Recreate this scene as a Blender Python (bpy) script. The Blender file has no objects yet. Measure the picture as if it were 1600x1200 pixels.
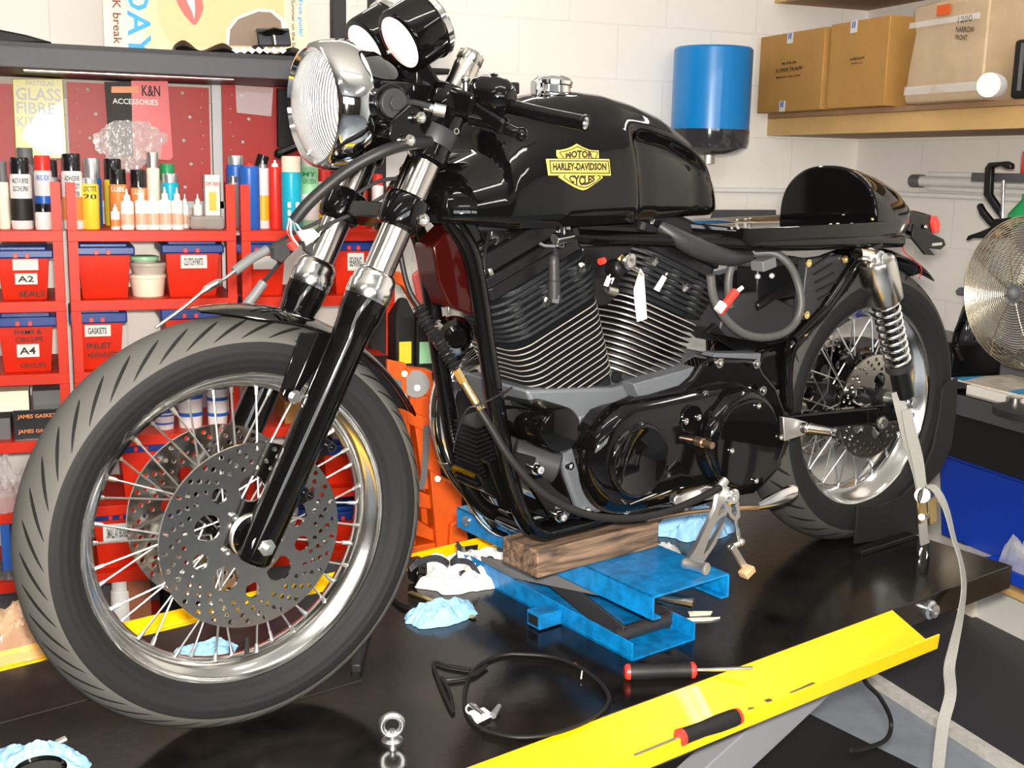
import bpy, bmesh, math, random
from mathutils import Vector, Matrix, noise
random.seed(7)
SC = bpy.context.scene; COL = SC.collection
PI = math.pi
# ------------------------------------------------------------------ camera
FPX = 1846.73                                   # focal length in pixels of the 1600x1200 frame
def cam_axes(yaw, pitch, roll):
    f = Vector((math.cos(pitch)*math.cos(yaw), math.cos(pitch)*math.sin(yaw), math.sin(pitch)))
    r = f.cross(Vector((0, 0, 1))).normalized(); u = r.cross(f)
    c, s = math.cos(roll), math.sin(roll)
    return Matrix((c*r + s*u, -s*r + c*u, f))   # rows: right, up, forward
CW = Vector((0, 0, 1.65)); RW = cam_axes(math.radians(69.022), math.radians(-10.427), math.radians(1.2103))
cd = bpy.data.cameras.new('camera'); cam = bpy.data.objects.new('camera', cd); COL.objects.link(cam)
cd.sensor_fit = 'HORIZONTAL'; cd.sensor_width = 36; cd.lens = FPX/1600*36; cd.clip_start = .05; cd.clip_end = 60
mm = Matrix.Identity(4)
for i in range(3):
    mm[i][0] = RW[0][i]; mm[i][1] = RW[1][i]; mm[i][2] = -RW[2][i]; mm[i][3] = CW[i]
cam.matrix_world = mm
SC.camera = cam
# frame of the lift table top: x towards the bike's front, y to its left, z up from the table (it stands 2 degrees off level)
PB = Vector((.69197, 1.71192, .94127)); RB = cam_axes(-2.197322, -.2099146, -.0003015)
M3 = RW.transposed() @ RB
BIKE = Matrix.Translation(CW) @ M3.to_4x4() @ Matrix.Translation(-PB)
WORLD = Matrix.Identity(4)
# ------------------------------------------------------------------ world, lamps, exposure
wd = bpy.data.worlds.new('world'); SC.world = wd; wd.use_nodes = True
wd.node_tree.nodes['Background'].inputs[0].default_value = (.8, .88, 1, 1)
wd.node_tree.nodes['Background'].inputs[1].default_value = .25
SC.view_settings.view_transform = 'Standard'; SC.view_settings.look = 'None'
SC.view_settings.exposure = 0.55; SC.view_settings.gamma = 1
def area(name, loc, sx, sy, power, col, target=None):
    l = bpy.data.lights.new(name, 'AREA'); l.shape = 'RECTANGLE'; l.size = sx; l.size_y = sy; l.energy = power; l.color = col
    o = bpy.data.objects.new(name, l); COL.objects.link(o); o.location = loc
    if target is not None: o.rotation_euler = (Vector(target)-Vector(loc)).to_track_quat('-Z', 'Y').to_euler()
    return o
FLASH = bpy.data.lights.new('camera_flash', 'AREA'); FLASH.shape = 'RECTANGLE'; FLASH.size = .07; FLASH.size_y = .04
FLASH.energy = 105; FLASH.color = (1, .93, .82)
fo = bpy.data.objects.new('camera_flash', FLASH); COL.objects.link(fo)
fo.matrix_world = mm.copy(); fo.location = CW + RW[1]*.05 + RW[0]*.015
# (the ceiling tubes are built with the ceiling below and light the room themselves)
# ------------------------------------------------------------------ from a pixel to a point on a real plane
def _hit(R, C, x, y, ax, val):
    d = R.transposed() @ Vector(((x-800)/FPX, (600-y)/FPX, 1)); t = (val-C[ax])/d[ax]; return C + d*t
def P(x, y, yy=0.0): return _hit(RB, PB, x, y, 1, yy)      # bike frame, plane parallel to the wheels
def PX(x, y, xx): return _hit(RB, PB, x, y, 0, xx)
def T(x, y, z=0.0): return _hit(RB, PB, x, y, 2, z)         # bike frame, plane parallel to the table top
def W(x, y, v): return _hit(RW, CW, x, y, 1, v)             # room, plane parallel to the back wall
def WR(x, y, v): return _hit(RW, CW, x, y, 0, v)            # room, plane parallel to the right wall
def FL(x, y, v=0.0): return _hit(RW, CW, x, y, 2, v)        # room, level plane
# ------------------------------------------------------------------ materials
MATS = {}
def mat(name, col, rough=.5, metal=0, coat=0, bump=0, bscale=60, var=0, vscale=8, trans=0, emit=None, estr=0, alpha=1, spec=.5, aniso=0, col2=None, ior=1.45):
    m = bpy.data.materials.new(name); m.use_nodes = True; nt = m.node_tree; b = nt.nodes['Principled BSDF']
    b.inputs['Base Color'].default_value = (*col, 1); b.inputs['Roughness'].default_value = rough
    b.inputs['Metallic'].default_value = metal; b.inputs['Coat Weight'].default_value = coat; b.inputs['Coat Roughness'].default_value = .02
    b.inputs['Specular IOR Level'].default_value = spec; b.inputs['IOR'].default_value = ior
    if trans: b.inputs['Transmission Weight'].default_value = trans
    if alpha < 1: b.inputs['Alpha'].default_value = alpha
    if emit: b.inputs['Emission Color'].default_value = (*emit, 1); b.inputs['Emission Strength'].default_value = estr
    if bump or var:
        tc = nt.nodes.new('ShaderNodeTexCoord')
    if var:
        n = nt.nodes.new('ShaderNodeTexNoise'); n.inputs['Scale'].default_value = vscale; n.inputs['Detail'].default_value = 6; n.inputs['Roughness'].default_value = .65
        nt.links.new(tc.outputs['Object'], n.inputs['Vector'])
        r = nt.nodes.new('ShaderNodeValToRGB'); c2 = col2 or tuple(c*(1-var) for c in col)
        r.color_ramp.elements[0].position = .38; r.color_ramp.elements[0].color = (*c2, 1)
        r.color_ramp.elements[1].position = .62; r.color_ramp.elements[1].color = (*col, 1)
        nt.links.new(n.outputs['Fac'], r.inputs['Fac']); nt.links.new(r.outputs['Color'], b.inputs['Base Color'])
    if bump:
        n2 = nt.nodes.new('ShaderNodeTexNoise'); n2.inputs['Scale'].default_value = bscale; n2.inputs['Detail'].default_value = 3
        nt.links.new(tc.outputs['Object'], n2.inputs['Vector'])
        bp = nt.nodes.new('ShaderNodeBump'); bp.inputs['Strength'].default_value = bump; bp.inputs['Distance'].default_value = .003
        nt.links.new(n2.outputs['Fac'], bp.inputs['Height']); nt.links.new(bp.outputs['Normal'], b.inputs['Normal'])
    MATS[name] = m; return m
gloss = mat('black_gloss_paint', (.002, .002, .002), .045, 0, 0, spec=.5)
satin = mat('black_satin', (.005, .005, .0055), .3, spec=.35)
matte = mat('black_matte', (.008, .008, .008), .55, spec=.35)
wrinkle = mat('black_wrinkle', (.010, .011, .013), .42, 0, 0, .5, 500, spec=.35)
caseg = mat('case_grey', (.10, .108, .122), .45, .2, 0, .3, 400)
chrome = mat('chrome', (.9, .9, .9), .06, 1)
steel = mat('steel', (.62, .6, .56), .22, 1)
brushed = mat('brushed_aluminium', (.75, .74, .72), .35, 1)
polish = mat('polished_aluminium', (.88, .88, .87), .16, 1, var=.12, vscale=20)
fork_m = mat('fork_tube_steel', (.74, .7, .64), .17, 1)
discm = mat('disc_steel', (.5, .47, .42), .14, 1, var=.12, vscale=14)
edge = mat('fin_edge', (.62, .56, .49), .4, .7)
rubber = mat('rubber', (.008, .008, .008), .5, spec=.3)
hose = mat('grey_hose', (.055, .055, .055), .5)
zinc = mat('zinc', (.62, .64, .65), .3, 1)
brass = mat('brass', (.8, .6, .28), .3, 1)
red = mat('shelf_red', (.62, .022, .003), .4, 0, 0, spec=.3, var=.12, vscale=5)
redpeg = mat('pegboard_red', (.42, .008, .006), .4, 0, 0, spec=.35)
tubred = mat('tub_red', (.64, .022, .004), .4, spec=.35)
lidblue = mat('lid_blue', (.008, .04, .22), .3)
orange = mat('crane_orange', (.74, .10, .003), .45, var=.2, vscale=9)
yellow = mat('tray_yellow', (.80, .47, .0), .35, 0, .3, var=.06, vscale=10)
jackblue = mat('jack_blue', (.001, .17, .45), .35, 0, .2, var=.45, vscale=38)
drumblue = mat('drum_blue', (.002, .2, .56), .3, 0, .2)
clearsm = mat('smoke_plastic', (.03, .03, .035), .1, 0, .5)
tabletop = mat('table_black', (.003, .0027, .0025), .17, 0, 0, .05, 60, .7, 5, spec=.3, col2=(.012, .0095, .008))
wallm = mat('wall_white', (.8, .78, .74), .6)
def brick(m):
    nt = m.node_tree; b = nt.nodes['Principled BSDF']; tc = nt.nodes.new('ShaderNodeTexCoord'); mp = nt.nodes.new('ShaderNodeMapping')
    br = nt.nodes.new('ShaderNodeTexBrick'); br.inputs['Scale'].default_value = 1; br.inputs['Brick Width'].default_value = .45; br.inputs['Row Height'].default_value = .225
    br.inputs['Mortar Size'].default_value = .004; br.inputs['Mortar Smooth'].default_value = .5
    br.inputs['Color1'].default_value = (.84, .81, .77, 1); br.inputs['Color2'].default_value = (.83, .8, .76, 1); br.inputs['Mortar'].default_value = (.76, .74, .70, 1)
    nt.links.new(tc.outputs['UV'], mp.inputs['Vector']); nt.links.new(mp.outputs['Vector'], br.inputs['Vector']); nt.links.new(br.outputs['Color'], b.inputs['Base Color'])
    n = nt.nodes.new('ShaderNodeTexNoise'); n.inputs['Scale'].default_value = 60; nt.links.new(tc.outputs['UV'], n.inputs['Vector'])
    mx = nt.nodes.new('ShaderNodeMath'); mx.operation = 'MULTIPLY_ADD'; mx.inputs[1].default_value = .25
    sb = nt.nodes.new('ShaderNodeMath'); sb.operation = 'MULTIPLY'; sb.inputs[1].default_value = -1
    nt.links.new(br.outputs['Fac'], sb.inputs[0]); nt.links.new(n.outputs['Fac'], mx.inputs[0]); nt.links.new(sb.outputs[0], mx.inputs[2])
    bp = nt.nodes.new('ShaderNodeBump'); bp.inputs['Strength'].default_value = .3; bp.inputs['Distance'].default_value = .003
    nt.links.new(mx.outputs[0], bp.inputs['Height']); nt.links.new(bp.outputs['Normal'], b.inputs['Normal'])
brick(wallm)
floorm = mat('floor_paint', (.25, .285, .33), .45, 0, 0, .1, 40, .25, 4)
greyboard = mat('grey_laminate', (.06, .06, .068), .5, bump=.1, bscale=80)
ceilm = mat('ceiling_white', (.5, .5, .48), .7)
lamp = mat('tube_glow', (1, 1, 1), .5, emit=(1, .97, .9), estr=17)
white = mat('white_plastic', (.82, .82, .8), .4)
paper = mat('paper', (.66, .66, .64), .7)
cream = mat('cream', (.85, .78, .62), .5)
card = mat('cardboard', (.45, .235, .06), .7, var=.1, vscale=5)
cardp = mat('cardboard_pale', (.5, .36, .22), .45, .0, .5, .2, 40, .12, 6)
pine = mat('pine', (.68, .43, .17), .55, var=.15, vscale=3)
ply = mat('plywood_under', (.4, .24, .13), .7, var=.2, vscale=4)
ragm = mat('blue_rag', (.25, .48, .74), .85, var=.08, vscale=30)
strapm = mat('strap_grey', (.26, .255, .235), .7, bump=.6, bscale=300)
ink = mat('ink_black', (.015, .012, .012), .6)
badgey = mat('badge_gold', (.66, .46, .07), .4)
redp = mat('red_plastic', (.75, .03, .02), .35)
greenp = mat('green_plastic', (.02, .3, .1), .35)
greyp = mat('grey_plastic', (.12, .12, .125), .45)
bluelab = mat('label_blue', (.02, .12, .5), .35)
cyan = mat('label_cyan', (.01, .42, .6), .35)
cratebl = mat('crate_blue', (.006, .05, .5), .35)
glass = mat('clear_glass', (1, 1, 1), .03, trans=1)
polybag = mat('clear_polythene', (.9, .9, .9), .12, 0, .5, .9, 35, alpha=.28)
skin = mat('printed_skin', (.85, .5, .25), .4); lipm = mat('printed_lips', (.7, .12, .1), .4); lensm = mat('printed_lens', (.22, .15, .1), .4)
letblue = mat('lettering_blue', (.03, .35, .75), .5); letred = mat('lettering_red', (.6, .02, .02), .5); letbrown = mat('lettering_brown', (.2, .04, .03), .5)
amber = mat('amber_label', (.85, .45, .02), .4); kityel = mat('kit_yellow', (.46, .42, .0), .3)
taill = mat('tail_lens_red', (.75, .02, .01), .12, 0, .6)
bakelite = mat('dark_grey', (.02, .02, .022), .45, spec=.35)
redreflect = mat('dark_red', (.022, .002, .0015), .1)  # red reflection on a black plate, painted in as base colour
# wood with rings
woodm = mat('old_timber', (.26, .16, .09), .7, bump=.4, bscale=90)
def woodgrain(m, c1, c2, sc):
    nt = m.node_tree; b = nt.nodes['Principled BSDF']; tc = nt.nodes.new('ShaderNodeTexCoord'); mp = nt.nodes.new('ShaderNodeMapping'); mp.inputs['Scale'].default_value = (sc*.12, sc, sc)
    n = nt.nodes.new('ShaderNodeTexNoise'); n.inputs['Scale'].default_value = 1; n.inputs['Detail'].default_value = 8; n.inputs['Distortion'].default_value = 1.2
    r = nt.nodes.new('ShaderNodeValToRGB'); r.color_ramp.elements[0].color = (*c1, 1); r.color_ramp.elements[1].color = (*c2, 1); r.color_ramp.elements[0].position = .35; r.color_ramp.elements[1].position = .65
    nt.links.new(tc.outputs['Object'], mp.inputs['Vector']); nt.links.new(mp.outputs['Vector'], n.inputs['Vector']); nt.links.new(n.outputs['Fac'], r.inputs['Fac']); nt.links.new(r.outputs['Color'], b.inputs['Base Color'])
woodgrain(woodm, (.035, .024, .017), (.19, .12, .075), 60)
# tyre: dusty tread with long curved grooves drawn on the UV (u round the wheel, v across)
def tyre_mat(name, tread, side, count, slant, curve, v0, w):
    m = mat(name, side, .68, spec=.2); nt = m.node_tree; b = nt.nodes['Principled BSDF']
    N = lambda op, a=None, c=None, cl=False: _mn(nt, op, a, c, cl)
    uv = nt.nodes.new('ShaderNodeUVMap'); sp = nt.nodes.new('ShaderNodeSeparateXYZ'); nt.links.new(uv.outputs['UV'], sp.inputs[0])
    u, v = sp.outputs[0], sp.outputs[1]
    av = N('ABSOLUTE', v)
    g = N('ADD', N('MULTIPLY', N('POWER', av, curve), slant), N('MULTIPLY', N('GREATER_THAN', v, 0.0), .5))
    fr = N('FRACT', N('SUBTRACT', N('MULTIPLY', u, count), g)); d = N('ABSOLUTE', N('SUBTRACT', fr, .5))
    wd_ = N('MULTIPLY', N('SUBTRACT', av, .06), w)
    tp = N('POWER', N('MAXIMUM', N('SINE', N('MULTIPLY', N('SUBTRACT', av, .2), PI/(v0-.2))), 0.0), .6)
    gr = N('MULTIPLY', N('LESS_THAN', d, N('MULTIPLY', tp, w)), N('MULTIPLY', N('GREATER_THAN', av, .2), N('LESS_THAN', av, v0)))
    tr = N('LESS_THAN', av, v0+.05)
    n = nt.nodes.new('ShaderNodeTexNoise'); n.inputs['Scale'].default_value = 9; n.inputs['Detail'].default_value = 5; tc = nt.nodes.new('ShaderNodeTexCoord'); nt.links.new(tc.outputs['Object'], n.inputs['Vector'])
    mixd = nt.nodes.new('ShaderNodeMix'); mixd.data_type = 'RGBA'; nt.links.new(n.outputs['Fac'], mixd.inputs[0]); mixd.inputs[6].default_value = (*[c*.75 for c in tread], 1); mixd.inputs[7].default_value = (*[c*1.2 for c in tread], 1)
    m1 = nt.nodes.new('ShaderNodeMix'); m1.data_type = 'RGBA'; nt.links.new(tr, m1.inputs[0]); m1.inputs[6].default_value = (*side, 1); nt.links.new(mixd.outputs[2], m1.inputs[7])
    m2 = nt.nodes.new('ShaderNodeMix'); m2.data_type = 'RGBA'; nt.links.new(gr, m2.inputs[0]); nt.links.new(m1.outputs[2], m2.inputs[6]); m2.inputs[7].default_value = (.008, .008, .008, 1)
    nt.links.new(m2.outputs[2], b.inputs['Base Color'])
    rings = N('MULTIPLY', N('SINE', N('MULTIPLY', av, 70.0)), N('GREATER_THAN', av, v0+.12))
    h = N('SUBTRACT', N('MULTIPLY', rings, .12), gr)
    bp = nt.nodes.new('ShaderNodeBump'); bp.inputs['Strength'].default_value = .8; bp.inputs['Distance'].default_value = .003
    nt.links.new(h, bp.inputs['Height']); nt.links.new(bp.outputs['Normal'], b.inputs['Normal'])
    return m
def _mn(nt, op, a, c, cl):
    n = nt.nodes.new('ShaderNodeMath'); n.operation = op; n.use_clamp = cl
    for i, q in enumerate((a, c)):
        if q is None: continue
        if isinstance(q, (int, float)): n.inputs[i].default_value = q
        else: nt.links.new(q, n.inputs[i])
    return n.outputs[0]
tyre_front_m = tyre_mat('tyre_front', (.068, .066, .061), (.009, .009, .0095), 44, -4.3, 1.5, .58, .12)
tyre_rear_m = tyre_mat('tyre_rear', (.045, .043, .04), (.012, .012, .012), 36, -2.4, 1.1, .58, .1)
# ------------------------------------------------------------------ mesh builder
def frame_of(axis):
    a = Vector(axis).normalized(); h = Vector((0, 0, 1)) if abs(a.z) < .9 else Vector((1, 0, 0))
    u = a.cross(h).normalized(); return a, u, a.cross(u)
OFF = {}; FRM = {}
def catmull(pts, sub, closed=False):
    pts = [Vector(p) for p in pts]; n = len(pts); out = []
    rng = range(n if closed else n-1)
    for i in rng:
        if closed: p0, p1, p2, p3 = pts[i-1], pts[i], pts[(i+1) % n], pts[(i+2) % n]
        else: p0, p1, p2, p3 = pts[max(i-1, 0)], pts[i], pts[i+1], pts[min(i+2, n-1)]
        for k in range(sub):
            t = k/sub; t2, t3 = t*t, t*t*t
            out.append(.5*((2*p1) + (p2-p0)*t + (2*p0-5*p1+4*p2-p3)*t2 + (3*p1-p0-3*p2+p3)*t3))
    if not closed: out.append(pts[-1])
    return out
class MB:
    def __init__(s): s.v = []; s.f = []; s.m = []; s.uv = None; s.mats = []; s.cur = 0
    def use(s, m):
        if m not in s.mats: s.mats.append(m)
        s.cur = s.mats.index(m); return s
    def add(s, vs, fs):
        o = len(s.v); s.v += [Vector(q) for q in vs]; s.f += [tuple(i+o for i in f) for f in fs]; s.m += [s.cur]*len(fs); return s
    def box(s, c, d, R=None):
        c = Vector(c); hx, hy, hz = d[0]/2, d[1]/2, d[2]/2
        vs = [Vector((x*hx, y*hy, z*hz)) for x in (-1, 1) for y in (-1, 1) for z in (-1, 1)]
        if R: vs = [R @ q for q in vs]
        return s.add([c+q for q in vs], [(0, 1, 3, 2), (4, 6, 7, 5), (0, 4, 5, 1), (2, 3, 7, 6), (0, 2, 6, 4), (1, 5, 7, 3)])
    def span(s, a, b): return s.box([(a[i]+b[i])/2 for i in range(3)], [abs(a[i]-b[i]) for i in range(3)])
    def bar(s, a, b, w, h, up=(0, 0, 1)):
        a, b = Vector(a), Vector(b); d = (b-a); L = d.length; d.normalize(); u = Vector(up)
        x = d.cross(u).normalized(); z = x.cross(d)
        return s.box((a+b)/2, (w, L, h), Matrix((x, d, z)).transposed())
    def rings(s, rs, close_u=True, cap=True, capc=False):
        n = len(rs[0]); o = len(s.v); fs = []
        for r in rs: s.v += [Vector(q) for q in r]
        for i in range(len(rs)-1):
            for j in range(n if close_u else n-1):
                k = (j+1) % n; fs.append((o+i*n+j, o+i*n+k, o+(i+1)*n+k, o+(i+1)*n+j))
        if cap and close_u:
            fs.append(tuple(o+j for j in range(n-1, -1, -1))); fs.append(tuple(o+(len(rs)-1)*n+j for j in range(n)))
        s.f += fs; s.m += [s.cur]*len(fs); return s
    def cyl(s, a, b, r, r2=None, n=24, cap=True):
        a, b = Vector(a), Vector(b); r2 = r if r2 is None else r2; d, u, v = frame_of(b-a)
        R = lambda c, q: [c + (u*math.cos(2*PI*i/n)+v*math.sin(2*PI*i/n))*q for i in range(n)]
        return s.rings([R(a, r), R(b, r2)], True, cap)
    def lathe(s, prof, o, axis, n=32, cap=True):
        o = Vector(o); d, u, v = frame_of(axis)
        return s.rings([[o+d*h+(u*math.cos(2*PI*i/n)+v*math.sin(2*PI*i/n))*max(r, 1e-5) for i in range(n)] for r, h in prof], True, cap)
    def tube(s, pts, r, n=10, closed=False, sub=0, cap=True):
        if sub: pts = catmull(pts, sub, closed)
        pts = [Vector(p) for p in pts]; m = len(pts); rs = []; u = None
        for i, p in enumerate(pts):
            if closed: t = (pts[(i+1) % m]-pts[i-1])
            else: t = pts[min(i+1, m-1)]-pts[max(i-1, 0)]
            t = t.normalized() if t.length > 1e-9 else Vector((1, 0, 0))
            if u is None: u = frame_of(t)[1]
            u = (u - t*u.dot(t)); u = u.normalized() if u.length > 1e-6 else frame_of(t)[1]; w = t.cross(u)
            rr = r(i/(m-1)) if callable(r) else r
            rs.append([p+(u*math.cos(2*PI*k/n)+w*math.sin(2*PI*k/n))*rr for k in range(n)])
        if closed:
            rs.append(rs[0]); return s.rings(rs, True, False)
        return s.rings(rs, True, cap)
    def ribbon(s, pts, w, t, side=(0, 1, 0), sub=0):
        if sub: pts = catmull(pts, sub)
        pts = [Vector(p) for p in pts]; m = len(pts); rs = []
        for i, p in enumerate(pts):
            d = (pts[min(i+1, m-1)]-pts[max(i-1, 0)]).normalized(); sd = side(i/(m-1)) if callable(side) else side
            x = Vector(sd); x = (x-d*x.dot(d)).normalized(); z = x.cross(d)
            ww = w(i/(m-1)) if callable(w) else w
            rs.append([p+x*ww/2+z*t/2, p-x*ww/2+z*t/2, p-x*ww/2-z*t/2, p+x*ww/2-z*t/2])
        return s.rings(rs)
    def prism(s, poly, d):          # poly: 3-D points, d: extrusion vector
        n = len(poly); d = Vector(d); vs = [Vector(p) for p in poly]; vs += [p+d for p in vs]
        fs = [tuple(range(n-1, -1, -1)), tuple(range(n, 2*n))] + [(i, (i+1) % n, n+(i+1) % n, n+i) for i in range(n)]
        return s.add(vs, fs)
    def plate(s, pxs, y0, y1): return s.prism([P(x, y, y1) for x, y in pxs], (0, y0-y1, 0))
    def sph(s, c, r, n=14, R=None):
        if not isinstance(r, (tuple, list)): r = (r, r, r)
        rs = []
        for i in range(n+1):
            a = -PI/2+PI*i/n; q = max(math.cos(a), 1e-4)
            ring = [Vector((r[0]*q*math.cos(2*PI*k/(2*n)), r[1]*q*math.sin(2*PI*k/(2*n)), r[2]*math.sin(a))) for k in range(2*n)]
            if R: ring = [R @ t for t in ring]
            rs.append([Vector(c)+t for t in ring])
        return s.rings(rs)
    def hexbolt(s, c, axis, r, h, washer=True):
        a = Vector(axis).normalized()
        if washer: s.cyl(c, Vector(c)+a*.002, r*1.35, n=18)
        return s.cyl(Vector(c)+a*.002, Vector(c)+a*h, r, n=6)
    def socket(s, c, axis, r, h):   # round socket-head bolt
        return s.lathe([(r, 0), (r, h*.85), (r*.85, h), (r*.55, h), (r*.5, h*.5), (0, h*.5)], c, axis, 16)
    def flat(s, mesh2d, fn):
        vs, fs = mesh2d; return s.add([fn(x, y, z) for x, y, z in vs], fs)
    def text(s, txt, o, xd, yd, w, h, lift=.0004, th=.0002):   # o: lower-left corner, xd/yd unit vectors, fitted into w x h
        vs, fs = text_mesh(txt); xs = [q[0] for q in vs]; ys = [q[1] for q in vs]
        x0, x1, y0, y1 = min(xs), max(xs), min(ys), max(ys); xd, yd = Vector(xd).normalized(), Vector(yd).normalized(); nn = xd.cross(yd)
        o = Vector(o)+nn*lift
        return s.add([o+xd*((x-x0)/(x1-x0)*w)+yd*((y-y0)/(y1-y0)*h) for x, y, z in vs], fs)
    def build_split(s, name, m=None, parent=None, thr=.02, **k):   # every separate piece (or cluster of touching pieces) its own object
        n = len(s.v); par = list(range(n))
        def find(i):
            while par[i] != i: par[i] = par[par[i]]; i = par[i]
            return i
        for f in s.f:
            a = find(f[0])
            for q in f[1:]: par[find(q)] = a
        comps = {}
        for i in range(n): comps.setdefault(find(i), []).append(i)
        cs = [(sum((s.v[i] for i in ids), Vector())/len(ids), ids) for ids in comps.values()]; groups = []
        for c, ids in cs:
            for g in groups:
                if (g[0]-c).length < thr: g[1] += ids; break
            else: groups.append([c, list(ids)])
        out = []
        for c, ids in groups:
            mp = {o: k_ for k_, o in enumerate(ids)}; mb = MB(); mb.mats = list(s.mats); mb.v = [s.v[i] for i in ids]
            for f, mi in zip(s.f, s.m):
                if f[0] in mp: mb.f.append(tuple(mp[q] for q in f)); mb.m.append(mi)
            out.append(mb.build(name, m, parent, **k))
        return out
    def build(s, name, m=None, parent=None, bevel=0, seg=2, angle=35, frame=None, base=None, smooth=True):
        if m is not None and not s.mats: s.mats = [m]
        root = parent
        if parent is None:
            frame = frame if frame is not None else WORLD
            if base is None:
                xs = [q.x for q in s.v]; ys = [q.y for q in s.v]; base = Vector(((min(xs)+max(xs))/2, (min(ys)+max(ys))/2, min(q.z for q in s.v)))
            off = Vector(base)
        else: off = OFF[parent.name]
        me = bpy.data.meshes.new(name); me.from_pydata([tuple(q-off) for q in s.v], [], s.f)
        for mt in s.mats: me.materials.append(mt)
        if len(s.mats) > 1: me.polygons.foreach_set('material_index', s.m)
        bm = bmesh.new(); bm.from_mesh(me); bmesh.ops.recalc_face_normals(bm, faces=bm.faces) if s.uv is None else None; bm.to_mesh(me); bm.free()
        if s.uv is not None:
            ul = me.uv_layers.new(name='UVMap')
            for i, l in enumerate(me.loops): ul.data[i].uv = s.uv[l.vertex_index]
        if smooth:
            me.polygons.foreach_set('use_smooth', [True]*len(me.polygons))
            me.set_sharp_from_angle(angle=math.radians(angle))
        o = bpy.data.objects.new(name, me); COL.objects.link(o)
        if bevel:
            md = o.modifiers.new('bevel', 'BEVEL'); md.width = bevel; md.segments = seg; md.limit_method = 'ANGLE'; md.angle_limit = math.radians(38); md.harden_normals = False
        if parent is None: o.matrix_world = frame @ Matrix.Translation(off)
        else: o.parent = parent
        OFF[o.name] = off
        return o
_TX = {}
def text_mesh(txt, off=.018):
    if (txt, off) in _TX: return _TX[(txt, off)]
    c = bpy.data.curves.new('t', 'FONT'); c.body = txt; c.resolution_u = 2; c.fill_mode = 'FRONT'; c.offset = off
    o = bpy.data.objects.new('t', c); COL.objects.link(o); me = bpy.data.meshes.new_from_object(o)
    r = ([tuple(q.co) for q in me.vertices], [tuple(p.vertices) for p in me.polygons])
    bpy.data.objects.remove(o); bpy.data.meshes.remove(me); bpy.data.curves.remove(c); _TX[(txt, off)] = r; return r
def holed(loops, th):               # filled 2-D outline with holes, extruded both ways by th/2
    c = bpy.data.curves.new('h', 'CURVE'); c.dimensions = '2D'; c.fill_mode = 'BOTH'; c.extrude = th/2
    for lp in loops:
        sp = c.splines.new('POLY'); sp.points.add(len(lp)-1); sp.use_cyclic_u = True
        for i, (x, y) in enumerate(lp): sp.points[i].co = (x, y, 0, 1)
    o = bpy.data.objects.new('h', c); COL.objects.link(o); me = bpy.data.meshes.new_from_object(o)
    r = ([tuple(q.co) for q in me.vertices], [tuple(p.vertices) for p in me.polygons])
    bpy.data.objects.remove(o); bpy.data.meshes.remove(me); bpy.data.curves.remove(c); return r
def circle(cx, cy, r, n=24, rx=None): return [(cx+(rx or r)*math.cos(2*PI*i/n), cy+r*math.sin(2*PI*i/n)) for i in range(n)]
def tag(o, label, cat, group=None, kind=None):
    if label: o['label'] = label
    if cat: o['category'] = cat
    if group: o['group'] = group
    if kind: o['kind'] = kind
    return o
def thing(name, label, cat, base, frame=None, group=None):
    frame = frame if frame is not None else WORLD
    o = bpy.data.objects.new(name, None); COL.objects.link(o); o.empty_display_size = .05
    o.matrix_world = frame @ Matrix.Translation(Vector(base)); OFF[o.name] = Vector(base)
    return tag(o, label, cat, group)
def lab(o, text): o['label'] = text; return o
def structure(o): o['kind'] = 'structure'; return o
# ================================================================== THE MOTORCYCLE
bike = thing('motorcycle', 'black cafe racer motorcycle standing on the black lift table', 'motorcycle', (0, 0, 0), BIKE)
Y = Vector((0, 1, 0))
def arcs(c, r, y, a0, a1, n): return [Vector((c[0]+r*math.cos(math.radians(a0+(a1-a0)*i/n)), y, c[2]+r*math.sin(math.radians(a0+(a1-a0)*i/n)))) for i in range(n+1)]
FC = Vector((0, 0, .333)); RC = Vector((-1.52, 0, .327))
# ---- wheels
def tyre(c, Rr, half, rim, m, name='tyre'):
    prof = []; K = 30
    for i in range(K+1):
        t = -1+2*i/K; a = abs(t); sg = 1 if t >= 0 else -1
        if a < .62: ang = a/.62*math.radians(62); y = half*1.0*math.sin(ang)/math.sin(math.radians(62))*.96; r = Rr-half*.95*(1-math.cos(ang))
        else:
            q = (a-.62)/.38; r0 = Rr-half*.95*(1-math.cos(math.radians(62))); r = r0+(rim-r0)*q; y = half*(.96+.1*math.sin(q*PI*.75)-.38*q*q)
        prof.append((r, sg*y, t))
    n = 180; mb = MB(); mb.use(m); rs = []; uv = []
    for k in range(n+1):
        th = 2*PI*k/n
        rs.append([c+Vector((r*math.cos(th), y, r*math.sin(th))) for r, y, t in prof]); uv += [(k/n, t) for r, y, t in prof]
    mb.rings(rs, False, False); mb.uv = uv
    return mb.build(name, None, bike, angle=60)
def rim(c, r, w, depth, name='wheel_rim'):
    prof = [(r+.002, w), (r, w+.004), (r-.004, w+.003), (r-.007, w-.004), (r-.012, w-.008), (r-.018, w*.62), (r-depth, w*.42), (r-depth-.003, 0), (r-depth, -w*.42), (r-.018, -w*.62), (r-.012, -w+.008), (r-.007, -w+.004), (r, -w-.004), (r+.002, -w), (r-.002, -w+.003), (r-depth+.004, -w*.3), (r-depth+.004, w*.3), (r-.002, w-.003), (r+.002, w)]
    return MB().lathe(prof, c, Y, 120, False).build(name, polish, bike, angle=50)
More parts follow.
